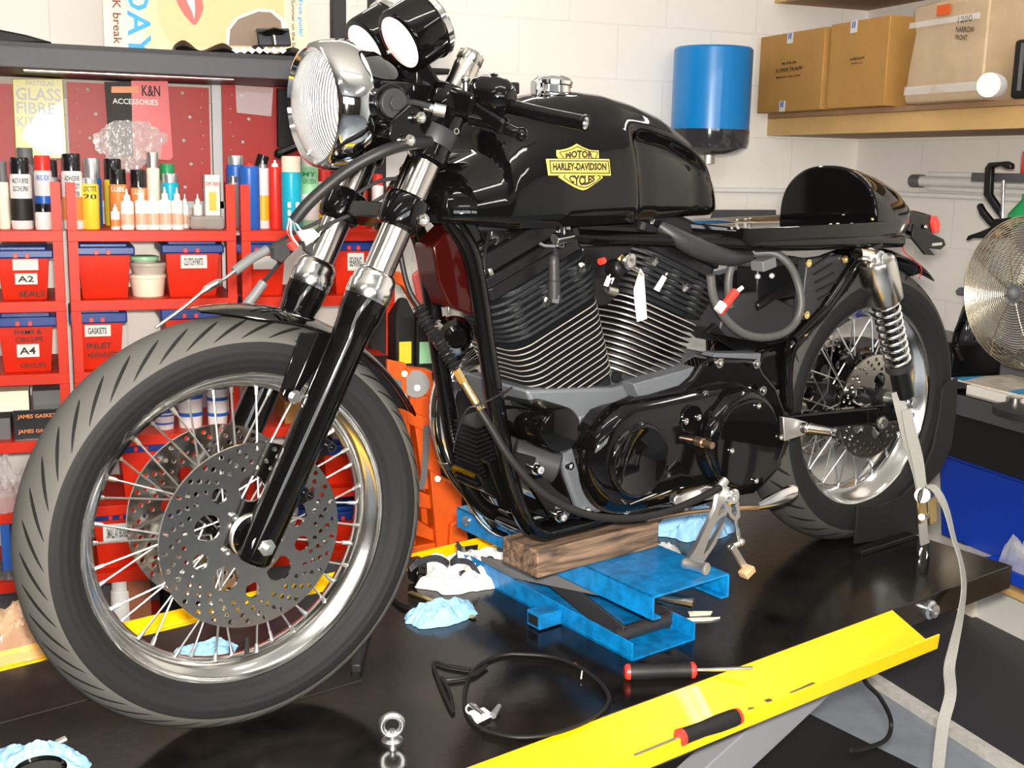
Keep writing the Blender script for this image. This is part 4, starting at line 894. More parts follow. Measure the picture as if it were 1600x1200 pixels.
def carton(y0, y1, x0, h, z0, m, name, label):
    b = thing(name, label, 'box', ((x0+XW)/2, (y0+y1)/2, z0))
    MB().span((x0, y0, z0), (XW-.03, y1, z0+h)).build('carton_body', m, b, bevel=.004)
    MB().span((x0-.001, (y0+y1)/2-.001, z0+h-.0005), (XW-.05, (y0+y1)/2+.001, z0+h+.001)).build('flap_seam', ply, b); return b
A_, B_ = (-0.0, -1, 0), (0, 0, 1)
b1 = carton(4.65, 4.175, 2.92, .325, 1.905, card, 'cardboard_box', 'smaller brown cardboard box nearest the corner on the pine shelf')
MB().text('SUPERTRAPP', (2.918, 4.515, 2.07), (0, -1, .0), B_, .2, .016).text('MUFFLER', (2.918, 4.47, 2.1), (0, -1, 0), B_, .11, .01).text('MADE IN USA', (2.918, 4.505, 2.045), (0, -1, 0), B_, .18, .009).build('lettering', ink, b1, smooth=False)
b2 = carton(4.15, 3.785, 2.93, .33, 1.905, card, 'cardboard_box', 'larger brown cardboard box in the middle of the pine shelf')
MB().text('SUPERTRAPP', (2.928, 4.01, 2.085), (0, -1, 0), B_, .09, .01).text('MADE IN USA', (2.928, 4.0, 2.07), (0, -1, 0), B_, .07, .006).build('lettering', ink, b2, smooth=False)
for bx, y, z in ((b1, 4.44, 2.215), (b1, 4.47, 1.935), (b2, 4.02, 2.22)):
    lb = MB().use(paper).span((2.917 if bx is b1 else 2.927, y, z-.03), (2.9195 if bx is b1 else 2.9295, y-.04, z+.015)); lb.use(bluelab)
    for k in range(2): lb.prism([(2.9165 if bx is b1 else 2.9265, y-.008-.013*k, z-.012), (2.9165 if bx is b1 else 2.9265, y-.016-.013*k, z-.012), (2.9165 if bx is b1 else 2.9265, y-.019-.013*k, z+.012), (2.9165 if bx is b1 else 2.9265, y-.011-.013*k, z+.012)], (.0004, 0, 0))
    lb.build('tape_label', None, bx)
b3 = thing('taped_carton', 'pale battered carton bound in clear tape with handwriting on the pine shelf', 'box', (3.2, 3.45, 1.905))
rs = []
for i, (z, g, dy) in enumerate(((0, 0, 0), (.02, .005, 0), (.12, .0, .0), (.25, -.006, .01), (.335, -.002, .0), (.345, -.012, .0))):
    rs.append([(2.93-g, 3.66+g-dy, 1.905+z), (2.92-g, 3.5, 1.905+z+.006*(i > 3)), (2.925-g, 3.27-g, 1.905+z), (3.4, 3.26, 1.905+z), (3.4, 3.65, 1.905+z)])
MB().rings(rs).build('carton_body', cardp, b3, bevel=.006)
MB().text('1200', (2.912, 3.40, 2.165), (0, -1, 0), B_, .07, .022, 0).text('NARROW', (2.912, 3.405, 2.135), (0, -1, -.1), B_, .09, .02, 0).text('FRONT', (2.912, 3.405, 2.11), (0, -1, -.12), B_, .06, .018, 0).build('handwriting', ink, b3, smooth=False)
MB().span((2.911, 3.51, 2.2), (2.918, 3.45, 2.235)).build('orange_sticker', orange, b3)
MB().span((2.911, 3.65, 1.935), (2.917, 3.28, 1.965)).span((2.911, 3.65, 2.17), (2.917, 3.3, 2.19)).build_split('tape', polybag, b3)
tag(MB().span((3.1, 4.38, 2.231), (3.25, 4.25, 2.251)).build('small_carton', paper, bevel=.002), 'small white carton lying on the smaller brown box', 'box')
rr = MB(); rr.lathe([(.018, 0), (.04, .0), (.042, .03), (.04, .06), (.018, .06)], (2.95, 3.235, 1.948), (-.9, -.45, 0), 30); tag(rr.build('tape_roll', white), 'white roll standing against the taped carton on the shelf', 'roll')
tl_ = thing('power_tool_case', 'black and green object standing at the right end of the pine shelf', 'tool', (3.1, 3.05, 1.905))
MB().span((2.97, 3.19, 1.905), (3.25, 2.9, 2.095)).build('case_body', matte, tl_, bevel=.012); MB().span((2.962, 3.15, 1.93), (2.97, 3.14, 2.08)).build('case_rib', greyp, tl_); MB().span((2.958, 3.08, 2.0), (2.97, 3.02, 2.02)).build('orange_stripe', orange, tl_); MB().span((2.958, 3.08, 2.03), (2.97, 3.02, 2.05)).build('green_stripe', greenp, tl_)
# ------------------------------------------------------------------ left: red shelving
YF = 3.90
LV = [1.428, 1.212, .985, .772, .545, .318, .06]
units = [(-.62, .009), (.022, .532), (.548, 1.06)]
ulab = ['red steel shelving unit at the far left, cropped by the frame', 'red steel shelving unit in the middle, full of bins and bottles', 'red steel shelving unit behind the motorcycle fork']
for (xa, xb), lb in zip(units, ulab):
    t = thing('shelving_unit', lb, 'shelving', ((xa+xb)/2, YF+.19, 0), group='red steel shelving units')
    for x in (xa, xb-.03):
        for y in (YF, YF+.37):
            mb = MB(); mb.span((x, y, 0), (x+.03, y+.003, 1.575)); mb.span((x if x == xa else x+.027, y, 0), (x+.003 if x == xa else x+.03, y+.03, 1.575)); mb.build('upright', red, t)
    for z in LV:
        mb = MB().span((xa, YF-.002, z-.034), (xb, YF+.012, z)).span((xa, YF, z-.004), (xb, YF+.4, z)); mb.build('shelf', red, t, bevel=.0015)
    MB().span((xa, YF+.375, z), (xb, YF+.38, .02)).build('foot_rail', red, t)
def on_shelf(px_, yy): return W(px_, 360, yy).x
def can(px_, w, ztop, z0, yy, body, cap, caph=.3, label='', lab2=None, txt=None, name='spray_can', cat='can', nozzle=False, tmat=None, colband=None, capr=.86, group=None):
    x = on_shelf(px_, yy); dep = (RW @ (Vector((x, yy, z0))-CW)).z; r = w/2/FPX*dep; h = W(px_, ztop, yy).z-z0
    t = thing(name, label, cat, (x, yy, z0), group=group); o = Vector((x, yy, z0)); ch = h*caph
    MB().lathe([(r*.93, 0), (r, .004), (r, h-ch-r*.25), (r*.8, h-ch), (r*.5, h-ch)], o, (0, 0, 1), 28).build('can_body', body, t)
    if nozzle: MB().lathe([(r*.55, h-ch), (r*.5, h-ch*.55), (r*.22, h-ch*.45), (r*.12, h)], o, (0, 0, 1), 16).build('nozzle', cap, t)
    else: MB().lathe([(r*capr, h-ch-.004), (r*capr, h-.004), (r*capr*.93, h)], o, (0, 0, 1), 28).build('cap', cap, t)
    if lab2 or colband:
        MB().lathe([(r*1.012, h*.12), (r*1.012, (h-ch)*.55)], o, (0, 0, 1), 28, False).build('label_band', lab2 or colband, t)
    if txt:
        mb = MB(); lines = txt if isinstance(txt, list) else [txt]
        for i, s in enumerate(lines):
            vs, fs = text_mesh(s); a0 = min(v[0] for v in vs); a1 = max(v[0] for v in vs); c0_ = min(v[1] for v in vs); c1_ = max(v[1] for v in vs)
            hh = .016; ww = 1.5; zc_ = (h-ch)*.82-i*.024
            fwd = math.atan2(-yy, -x)
            mb.add([o+Vector((r*1.02*math.cos(fwd+(v[0]-a0)/(a1-a0)*ww-ww/2), r*1.02*math.sin(fwd+(v[0]-a0)/(a1-a0)*ww-ww/2), zc_+(v[1]-c0_)/(c1_-c0_)*hh)) for v in vs], fs)
        mb.build('lettering', tmat or ink, t, smooth=False)
    return t
Z1 = LV[0]
whitecan = mat('can_white', (.8, .78, .78), .3, 0, .3); silvercan = mat('can_silver', (.6, .6, .62), .3, .8); orangel = mat('label_orange', (.8, .25, .06), .4); yellowl = mat('can_yellow', (.8, .62, .05), .3); greenl = mat('can_green', (.35, .68, .4), .35); blackcap = mat('cap_black', (.01, .01, .012), .15, 0, .3)
can(8, 17, 252, Z1, 4.0, cream, greyp, .3, 'cream bottle with grey top at the far left of the shelf', name='squeeze_bottle', cat='bottle')
can(45, 27, 231, Z1, 4.16, silvercan, greyp, .2, 'spray can with grey cap behind the black capped can at far left')
can(36, 32, 246, Z1, 4.0, whitecan, blackcap, .22, 'white spray can with black cap, first one from the left post', lab2=ink, txt=['MULTI-PURPOSE', 'SILICONE SPRAY'])
can(71, 27, 243, Z1, 4.1, whitecan, redp, .2, 'spray can with red cap and blue and white label', colband=bluelab, txt='IRIDEX', tmat=bluelab)
can(84, 22, 250, Z1, 4.2, silvercan, blackcap, .25, 'black capped can half hidden behind the red capped can')
can(69, 25, 318, Z1, 3.97, whitecan, blackcap, .3, 'small white jar with black lid in front of the red capped can', name='jar', cat='jar')
can(116, 31, 240, Z1, 4.0, whitecan, blackcap, .22, 'white spray can with black cap and orange car picture', lab2=orangel, txt=['ADHESIVE', '& GASKET', 'REMOVER'])
can(147, 28, 247, Z1, 4.15, bluelab, silvercan, .28, 'blue spray can with silver cap behind the yellow can')
can(143, 27, 278, Z1, 4.0, yellowl, silvercan, .1, 'yellow can marked 20 with open metal top', txt=['LOCTITE', '20'])
can(180, 29, 248, Z1, 4.2, yellowl, blackcap, .3, 'tall black capped can at the back behind the small bottles')
can(187, 28, 264, Z1, 4.1, orangel, blackcap, .25, 'orange can with black cap behind the small white bottles', txt='LUBE', tmat=white)
can(219, 26, 265, Z1, 4.1, orangel, blackcap, .3, 'red can with black cap marked lube behind the bottles', txt='LUBE', tmat=white)
can(242, 20, 238, Z1, 4.1, cream, brushed, .2, 'pale tall tube standing on its cap behind the small bottles', name='sealant_tube', cat='tube')
can(264, 25, 256, Z1, 4.2, silvercan, greenp, .25, 'silver can with green top at the back of the middle shelf')
can(268, 26, 271, Z1, 4.08, cyan, silvercan, .16, 'teal can with silver dome top behind the small bottles')
for px_, w, zt_, l in ((181, 14, 318, 'smallest of the white nozzle bottles, at the left end'), (200, 20, 295, 'white bottle with pointed nozzle, left of the tall ones'), (222, 19, 293, 'white nozzle bottle with orange label, second tall one'), (240, 19, 293, 'white nozzle bottle with orange label, middle of its row'), (259, 19, 292, 'white nozzle bottle with orange label, fourth tall one'), (278, 18, 293, 'white nozzle bottle at the right end of its row'), (290, 12, 303, 'narrow white nozzle bottle behind the clear tray'), (310, 14, 303, 'white nozzle bottle lying behind the clear plastic tray')):
    can(px_, w, zt_, Z1, 3.97 if px_ < 285 else 4.05, white, white, .3, l, name='nozzle_bottle', cat='bottle', nozzle=True, colband=None if w > 12 and px_ > 190 else orangel, lab2=mat('label_orange_white', (.75, .45, .32), .4) if px_ > 190 else None, group='white nozzle bottles on the top shelf')
x0, x1 = on_shelf(322, 4.0), on_shelf(345, 4.0)
bx = thing('product_box', 'slim white upright box marked DP 300 on the shelf', 'box', ((x0+x1)/2, 4.03, Z1)); MB().span((x0, 4.0, Z1), (x1, 4.05, Z1+.175)).build('box_body', paper, bx, bevel=.001)
MB().text('DP 300', (x0+.003, 3.9995, Z1+.14), (1, 0, 0), B_, x1-x0-.006, .012).build('lettering', letred, bx, smooth=False); MB().span((x0+.012, 3.9988, Z1+.06), (x1-.012, 3.9995, Z1+.12)).build('warning_label', amber, bx)
mb = MB(); xa, xb = on_shelf(297, 3.96), on_shelf(351, 3.96)
for k in range(3): mb.sph((xa+(xb-xa)*(.2+.3*k), 3.99, Z1+.025), ((xb-xa)*.22, .035, .025), 8)
tag(MB().span((xa, 3.95, Z1), (xb, 4.05, Z1+.045)).build('plastic_tray', mat('clear_plastic', (.6, .58, .55), .1, trans=.6, spec=.8), bevel=.012, seg=3), 'clear moulded plastic tray at the right of the middle shelf', 'tray')
can(370, 28, 243, Z1, 4.15, bluelab, silvercan, .12, 'blue can with silver top behind the right hand post')
can(366, 16, 275, Z1, 4.1, silvercan, steel, .12, 'silver dome topped can beside the red post')
can(391, 31, 254, Z1, 4.0, bluelab, redp, .05, 'blue and white spray can with red nozzle', txt=None, lab2=None, nozzle=True)
can(412, 22, 250, Z1, 4.05, whitecan, silvercan, .12, 'white and red spray can with no cap between blue and red cans', colband=amber, nozzle=True)
tag(MB().cyl(W(406, 262, 4.1), W(412, 243, 4.1), .02, n=20).build('loose_cap', blackcap), 'loose black cap tipped on top of the white and red can', 'cap')
can(431, 20, 250, Z1, 4.02, redp, white, .1, 'red spray can with white nozzle left of the cyan can', nozzle=True)
_cy = can(456, 31, 244, Z1, 3.98, cyan, cream, .2, 'cyan aerosol with cream cap and white symbols', capr=.95)
_sy = MB()
for _i in range(3):
    for _j in range(2): _sy.box((on_shelf(451+11*_j, 3.98), 3.98-.031, Z1+.03+_i*.026), (.015, .002, .018))
_sy.build('symbol_label', white, _cy)
can(484, 28, 240, Z1, 4.02, greenl, white, .15, 'pale green and white aerosol beside the cyan one', lab2=whitecan, txt=['MY', 'GREEN'], tmat=greenp)
can(506, 25, 262, Z1, 4.05, whitecan, redp, .22, 'white bottle with red cap between the fork tubes', lab2=yellowl)
can(532, 24, 275, Z1, 4.06, bluelab, blackcap, .2, 'blue and white can behind the far fork tube')
can(560, 22, 270, Z1, 4.05, redp, white, .2, 'red and white can behind the lower yoke')
can(590, 18, 272, Z1, 4.05, whitecan, redp, .2, 'white can with red cap at the right end of the shelf')
# bins
def bin_(xl, xr, ylid, ybody, z0, label, notes=(), yy=3.93, hidden=False, lidw=6):
    a, b = W(xl, ylid, yy), W(xr, ylid, yy); zl = a.z; zb2 = W(xl, ybody, yy).z; d = .27
    xa_, xb_ = a.x, b.x; mx = (xa_+xb_)/2
    t = thing('storage_bin', label, 'bin', (mx, yy+d/2, z0), group='red storage bins with blue lids')
    g = .012; rs = []
    for z, k in ((z0, .016), (z0+.004, .013), (zb2, .002), (zb2+.001, 0)): rs.append([(xa_+g+k, yy+k, z), (xb_-g-k, yy+k, z), (xb_-g-k, yy+d-k, z), (xa_+g+k, yy+d-k, z)])
    MB().rings(rs).build('tub', tubred, t, bevel=.006)
    ld = MB().span((xa_, yy-.012, zb2), (xb_, yy+d+.01, zb2+(zl-zb2)*.72)).span((xa_+.02, yy+.01, zb2+.01), (xb_-.02, yy+d-.01, zl)).build('lid', lidblue, t, bevel=.005, seg=3)
    for s in (-.3, .18): MB().box((mx+s*(xb_-xa_)*.4, yy-.014, zb2+(zl-zb2)*.25), (.012, .006, .014)).build('clip', redp, ld, bevel=.001)
    for (nx, ny, nw, nh, kind, s) in notes:      # in fractions of the bin front
        H = zb2-z0; Wd = (xb_-xa_)-2*g; ox = xa_+g+nx*Wd; oz = z0+ny*H
        sl = .012*(1-ny)
        if kind == 'card':
            nt_ = MB().box((ox+nw*Wd/2, yy+sl-.004, oz+nh*H/2), (nw*Wd, .0012, nh*H)).build('label', paper, t)
            if s: MB().text(s, (ox+nw*Wd*.12, yy+sl-.0052, oz+nh*H*.22), (1, 0, 0), B_, nw*Wd*.72, nh*H*.55).build('lettering', ink, nt_, smooth=False)
        else: MB().text(s, (ox, yy+sl-.004, oz), (1, 0, 0), B_, nw*Wd, nh*H).build('handwriting', ink, t, smooth=False)
    return t
bin_(-14, 83, 385, 404, LV[1], 'red bin labelled A2 with blue lid on the left unit', [(.33, .38, .42, .26, 'card', 'A2'), (.3, .72, .48, .26, 'card', ''), (.38, .08, .5, .14, 'ink', 'SEALS')])
bin_(112, 210, 380, 399, LV[1], 'unlabelled red bin with blue lid directly below the white bottles')
bin_(251, 349, 376, 396, LV[1], 'red bin with blue lid and a handwritten card, right of the tubs', [(.28, .66, .48, .3, 'card', 'CLUTCH PARTS')])
bin_(367, 452, 375, 395, LV[1], 'red bin with blue lid behind the hanging grey cables', [(.3, .62, .5, .3, 'card', '')])
bin_(515, 590, 372, 392, LV[1], 'red bin with blue lid seen between the two fork tubes', [(.35, .55, .4, .4, 'card', 'BEARING')])
bin_(-12, 89, 489, 512, LV[2], 'red bin labelled A4 with blue lid on the left unit', [(.32, .34, .4, .28, 'card', 'A4'), (.28, .84, .5, .1, 'ink', 'SHIMS &'), (.3, .68, .5, .1, 'ink', 'CIRCLIPS'), (.36, .1, .46, .1, 'ink', 'CIRCLIPS')])
bin_(107, 198, 482, 506, LV[2], 'red bin marked inlet and exhaust with blue lid, above the tyre', [(.22, .72, .52, .24, 'card', 'GASKETS'), (.25, .46, .5, .12, 'ink', 'INLET'), (.25, .26, .6, .12, 'ink', '+EXHAUST')])
bin_(250, 346, 475, 500, LV[2], 'red bin with dark blue lid just above the mudguard tip')
bin_(380, 470, 472, 496, LV[2], 'red bin with blue lid below the hanging cables')
bin_(180, 262, 686, 708, LV[4], 'red bin with blue lid seen through the front wheel spokes')
bin_(270, 350, 684, 706, LV[4], 'red bin with blue lid behind the front brake discs')
bin_(138, 226, 795, 815, LV[5], 'lowest red bin with a pale label, seen through the spokes', [(.2, .55, .6, .36, 'card', 'SMALL AT BOXES')])
bin_(240, 330, 793, 813, LV[5], 'red bin on the lowest rows behind the near brake disc')
bin_(500, 590, 690, 712, LV[4], 'red bin with blue lid right of the fork slider')
bin_(400, 490, 795, 815, LV[5], 'red bin behind the lower fork slider')
bin_(500, 590, 796, 816, LV[5], 'red bin near the right edge of the front wheel rim')
# tubs and other stock
def tub(pxl, pxr, yt, z0, yy, m, label, lidm=None, name='plastic_tub'):
    xa_, xb_ = W(pxl, yt, yy).x, W(pxr, yt, yy).x; zt_ = W((pxl+pxr)/2, yt, yy).z; r = (xb_-xa_)/2; o = Vector(((xa_+xb_)/2, yy+r, z0))
    t = thing(name, label, 'tub', o)
    MB().lathe([(r*.82, 0), (r*.84, .004), (r*.96, zt_-z0-.012)], o, (0, 0, 1), 32).build('tub_body', m, t)
    MB().lathe([(r*.95, zt_-z0-.014), (r, zt_-z0-.012), (r, zt_-z0-.002), (r*.9, zt_-z0)], o, (0, 0, 1), 32).build('tub_lid', lidm or m, t); return t
clearm = mat('frosted_tub', (.5, .46, .4), .25, 0, .3)
tub(203, 262, 430, LV[1], 3.95, cream, 'white food tub at the bottom of the tub stack'); tub(204, 264, 411, W(230, 432, 3.95).z, 3.95, clearm, 'frosted food tub in the middle of the stack'); tub(204, 250, 401, W(230, 411, 3.95).z, 3.96, clearm, 'shallow tub with green lid on top of the stack', greenl)
for l, r, yt, lab_ in ((240, 275, 640, 'small white pot with blue bands, smallest of the three'), (276, 320, 598, 'large white pot with blue bands in the middle'), (323, 359, 603, 'white pot with blue bands and a black logo on the right')):
    t = tub(l, r, yt, LV[3], 3.95, whitecan, lab_, bluelab); xa_, xb_ = W(l, yt, 3.95).x, W(r, yt, 3.95).x; rad = (xb_-xa_)/2; H = W(l, yt, 3.95).z-LV[3]
    for q in (.25, .62): MB().lathe([(rad*.93, q*H), (rad*.95, (q+.08)*H)], (xa_+rad, 3.95+rad, LV[3]), (0, 0, 1), 32, False).build('blue_band', bluelab, t)
def block(pl, pr, yt, yb, yy, d, m, name, label, cat='box', txt=None, tm=None, bev=.002, th=.3):
    a, b = W(pl, yt, yy), W(pr, yb, yy); t = thing(name, label, cat, ((a.x+b.x)/2, yy+d/2, b.z))
    MB().span((a.x, yy, b.z), (b.x, yy+d, a.z)).build('box_body' if cat == 'box' else 'body', m, t, bevel=bev)
    if txt:
        mb = MB()
        for i, s in enumerate(txt): mb.text(s, (a.x+(b.x-a.x)*.08, yy-.0004, a.z-(a.z-b.z)*(th*.6+i*.45+.1)), (1, 0, 0), B_, (b.x-a.x)*.8, (a.z-b.z)*th*.5)
        mb.build('lettering', tm or ink, t, smooth=False)
    return t
block(-20, 46, 613, 642, 3.93, .2, cream, 'carton', 'cream carton on top of the black gasket box at left')
block(50, 99, 611, 640, 4.0, .2, greyp, 'carton', 'grey carton lying behind the black gasket box')
bz_ = block(20, 102, 642, 689, 3.92, .25, mat('shrinkwrap_black', (.015, .013, .013), .12, 0, .8), 'gasket_carton', 'shiny black gasket carton with orange lettering', txt=['JAMES GASKETS', 'JAMES GASKETS'], tm=orangel)
block(-25, 18, 655, 689, 3.95, .2, greyp, 'carton', 'grey crumpled carton left of the black gasket box')
block(0, 20, 820, 900, 3.95, .2, bluelab, 'manual', 'blue covered manual on a lower shelf at the far left', 'book')
block(445, 475, 630, 686, 3.95, .2, card, 'carton', 'brown carton between the near and far fork legs')
block(520, 575, 640, 687, 3.95, .25, cream, 'carton', 'cream carton right of the fork slider on a red shelf')
block(498, 560, 705, 790, 4.22, .1, cream, 'carton', 'cream carton behind the red bin, right of the fork')
block(190, 238, 905, 985, 3.95, .2, mat('box_brown', (.3, .1, .05), .4), 'carton', 'black and brown carton at the bottom behind the wheel')
can(165, 30, 895, LV[6], 3.97, white, white, .25, 'white plastic bottle on the bottom shelf behind the wheel', name='plastic_bottle', cat='bottle')
block(255, 340, 915, 990, 3.95, .2, matte, 'carton', 'black carton on the bottom shelf behind the disc')
def crumple(center, sx, sy, h, m, name, label, cat, frame, seed, parent=None, amp=.5, fq=3.0, rot=0, n=46):
    rs = []; c = Vector(center); sd_ = Vector((seed*7.3, seed*3.1, seed))
    for i in range(n+1):
        q = i/n; ring = []
        for k in range(72):
            a = 2*PI*k/72; ro = 1+.28*noise.noise(Vector((math.cos(a)*1.6, math.sin(a)*1.6, 0))+sd_)+.12*noise.noise(Vector((math.cos(a)*5, math.sin(a)*5, 2))+sd_)
            e = min(1, q*1.0); x = math.cos(a+rot)*sx*ro*e; y = math.sin(a+rot)*sy*ro*e
            p = Vector((math.cos(a)*e*fq, math.sin(a)*e*fq, 0))+sd_
            z = h*(1-e**4)*(.35+.75*abs(noise.noise(p*.8)))+h*amp*(1-abs(noise.noise(p*1.2+Vector((3, 3, 3))))*2.4)*(1-e**6)*.4+.002
            z += h*.07*(1-abs(noise.noise(p*2.6))*2)*(1-e**8)
            ring.append(c+Vector((x, y, max(z*(1 if e < .97 else .4), .001))))
        rs.append(ring)
    mb = MB().rings(rs, True, True); o = mb.build(name, m, parent, frame=frame, angle=28)
    if parent is None: tag(o, label, cat)
    return o
crumple(W(15, 790, 4.0), .12, .1, .14, polybag, 'plastic_bag', 'clear plastic bag of metal parts on a shelf at the far left', 'bag', WORLD, 3)
crumple(W(10, 898, 4.02), .1, .1, .05, greyp, 'parts_bag', 'dark bag of parts on a low shelf at the far left', 'bag', WORLD, 5)
# perforated panels behind the cans
def pegboard(xl, xr, label):
    a, b = W(xl, 128, 4.6), W(xr, 302, 4.6); t = thing('pegboard', label, 'panel', ((a.x+b.x)/2, 4.6, 1.5)); W_, H_ = b.x-a.x, a.z-1.5
    loops = [[(0, 0), (W_, 0), (W_, H_), (0, H_)]]
    nx_ = max(1, int(W_/.16))
    for i in range(nx_):
        for j in range(5):
            cx = (i+.5)*W_/nx_+(.012 if j % 2 else -.012); loops.append(circle(cx, .05+j*.085, .0065, 12))
    for cx in (.03, W_-.03):
        for j in range(8): loops.append(circle(cx+(.007 if j % 3 == 1 else 0), .04+j*.05, .003, 8))
    MB().flat(holed(loops, .002), lambda x, y, z: Vector((a.x+x, 4.6+z, 1.5+y))).build('panel', redpeg, t, smooth=False)
    MB().span((a.x, 4.602, 1.5), (a.x+.012, 4.62, 1.5+H_)).span((b.x-.012, 4.602, 1.5), (b.x, 4.62, 1.5+H_)).build('panel_edge', redpeg, t); return t
pegboard(-60, 103, 'red perforated panel behind the yellow kit box at the left'); pegboard(104, 330, 'red perforated panel behind the hanging accessories pack'); pegboard(346, 560, 'red perforated panel behind the headlamp')
st_ = structure(MB().span((W(330, 128, 4.64).x, 4.63, 1.45), (W(345, 128, 4.64).x, 4.66, 1.93)).span((-.2, 4.63, 1.47), (1.0, 4.66, 1.497)).build('trim_1', mat('trim_white', (.6, .62, .66), .4)))
# beam shelf above
ba = W(0, 66, 4.15); 
bm_ = thing('high_shelf', 'long dark grey shelf above the red panels at upper left', 'shelf', (.2, 4.4, 1.92))
MB().span((-1.2, 4.15, 1.925), (1.02, 4.66, 2.0)).build('shelf_body', greyboard, bm_, bevel=.002); MB().span((-1.2, 4.145, 1.99), (1.02, 4.155, 2.003)).build('shelf_edge', bakelite, bm_)
tag(MB().span(tuple(W(36, 111, 4.25)), (W(366, 121, 4.25).x, 4.3, W(366, 121, 4.25).z)).build('light_strip', zinc, bevel=.002), 'thin metal strip fixed under the dark grey shelf', 'strip')
structure(MB().span((-1.2, 4.66, 1.86), (1.0, 4.69, 1.925)).build('trim_2', wallm if False else mat('batten_pale', (.55, .5, .45), .6)))
ps = thing('shelf_post', 'dark grey square post rising behind the two instruments', 'post', (1.1, 4.2, 0)); xq = W(579, 0, 4.15).x, W(604, 0, 4.15).x
MB().span((xq[0], 4.15, 0), (xq[1], 4.2, ZC)).build('post_body', bakelite, ps, bevel=.002)
xq = W(520, 0, 4.15).x, W(541, 0, 4.15).x
tag(MB().span((xq[0], 4.15, 2.0), (xq[1], 4.2, ZC)).build('shelf_post', bakelite, bevel=.002), 'dark grey square post standing on the shelf left of the instruments', 'post')
# magazine page standing on the shelf
yp = 4.28; pa, pb_ = W(163, 60, yp), W(481, 60, yp); zt2 = 2.46
pg = thing('magazine_cover', 'magazine cover standing sideways on the high shelf, showing lips and sunglasses', 'poster', ((pa.x+pb_.x)/2, yp, 2.003))
MB().span((pa.x, yp, 2.003), (pb_.x, yp+.004, zt2)).build('page', mat('page_buff', (.85, .62, .33), .3, 0, .3), pg)
MB().span((pa.x, yp-.0008, 2.003), (pa.x+.13, yp, zt2)).build('page_margin', mat('page_cream', (.88, .78, .5), .3), pg); MB().span((pb_.x-.08, yp-.0008, 2.003), (pb_.x, yp, zt2)).build('page_margin', MATS['page_cream'], pg)
def pxp(lst, d): return [W(a*.3, b*.3, yp)+Vector((0, -d, 0)) for a, b in lst]
MB().prism(pxp([(790, -200), (1478, -200), (1478, 250), (1180, 242), (1090, 250), (880, 215), (830, 120)], .0008), (0, .0006, 0)).build('printed_face', skin, pg)
MB().prism(pxp([(905, -30), (930, 30), (960, 80), (1000, 125), (1020, 130), (1045, 90), (1060, 40), (1050, -20), (1020, -60), (950, -70)], .0014), (0, .0006, 0)).build('printed_lips', lipm, pg)
MB().prism(pxp([(965, -30), (975, 10), (1000, 60), (1012, 100), (1016, 50), (1012, 0), (1005, -30)], .002), (0, .0005, 0)).build('printed_teeth', white, pg)
MB().prism(pxp([(1178, 238), (1182, 150), (1230, 90), (1340, 45), (1420, 50), (1480, 100), (1500, 242)], .0014), (0, .0006, 0)).build('printed_frame', white, pg)
MB().prism(pxp([(1192, 238), (1198, 155), (1240, 100), (1345, 60), (1410, 64), (1462, 110), (1482, 242)], .002), (0, .0005, 0)).build('printed_lens', lensm, pg)
def vtext(s, px0, px1, ytop, ybot, m, name='lettering'):     # reads downwards
    a, b = W(px0, ytop, yp), W(px1, ybot, yp); MB().text(s, (a.x, yp-.0024, a.z), (0, 0, -1), (1, 0, 0), a.z-b.z, b.x-a.x, 0).build(name, m, pg, smooth=False)
vtext('DAY', 197, 237, -22, 92, letblue); vtext('K break', 175, 191, 0, 70, letbrown); vtext('Free guide!', 464, 474, 0, 57, letblue); vtext('Summer on the Sea', 455, 462, 0, 80, letbrown)
# cloth and camera mount on the shelf
mb = MB(); rs = []
for i in range(41):
    q = i/40; x = W(273, 75, 4.18).x+(W(480, 75, 4.18).x-W(273, 75, 4.18).x)*q; hgt = .02+.012*math.sin(q*23)+.008*noise.noise(Vector((q*9, 0, 0)))
    rs.append([(x, 4.16+.006*math.sin(i), 2.003), (x, 4.15, 2.0+hgt*.5), (x, 4.18, 2.003+hgt), (x, 4.26, 2.003+hgt*.8), (x, 4.27, 2.003)])
mb.rings(rs); gl = mb.build('folded_glove', matte, angle=70); tag(gl, 'black cloth glove with white print lying on the high shelf edge', 'glove')
gp = MB()
for k in range(7): gp.prism([W(a+k*12, b, 4.145) for a, b in ((362, 78), (368, 73), (376, 79), (370, 84))], (0, .003, 0))
gp.build('white_print', white, gl)
cl_ = thing('camera_clamp', 'small black clamp standing on the black glove', 'clamp', W(428, 70, 4.2))
MB().prism([W(a, b, 4.18) for a, b in ((400, 44), (452, 44), (456, 72), (404, 72))], (0, .05, 0)).build('clamp_body', clearsm, cl_, bevel=.005); MB().prism([W(a, b, 4.17) for a, b in ((402, 50), (428, 42), (452, 48), (440, 55), (415, 56))], (0, .06, 0)).build('clamp_jaw', gloss, cl_, bevel=.004); MB().cyl(W(428, 55, 4.165), W(430, 70, 4.165), .006).build('clamp_screw', steel, cl_)
tag(MB().prism([W(a, b, 4.2) for a, b in ((-20, 40), (0, 46), (40, 54), (82, 66), (-20, 67))], (0, .15, 0)).build('black_bag', matte, bevel=.006), 'black bag lying at the far left end of the high shelf', 'bag')
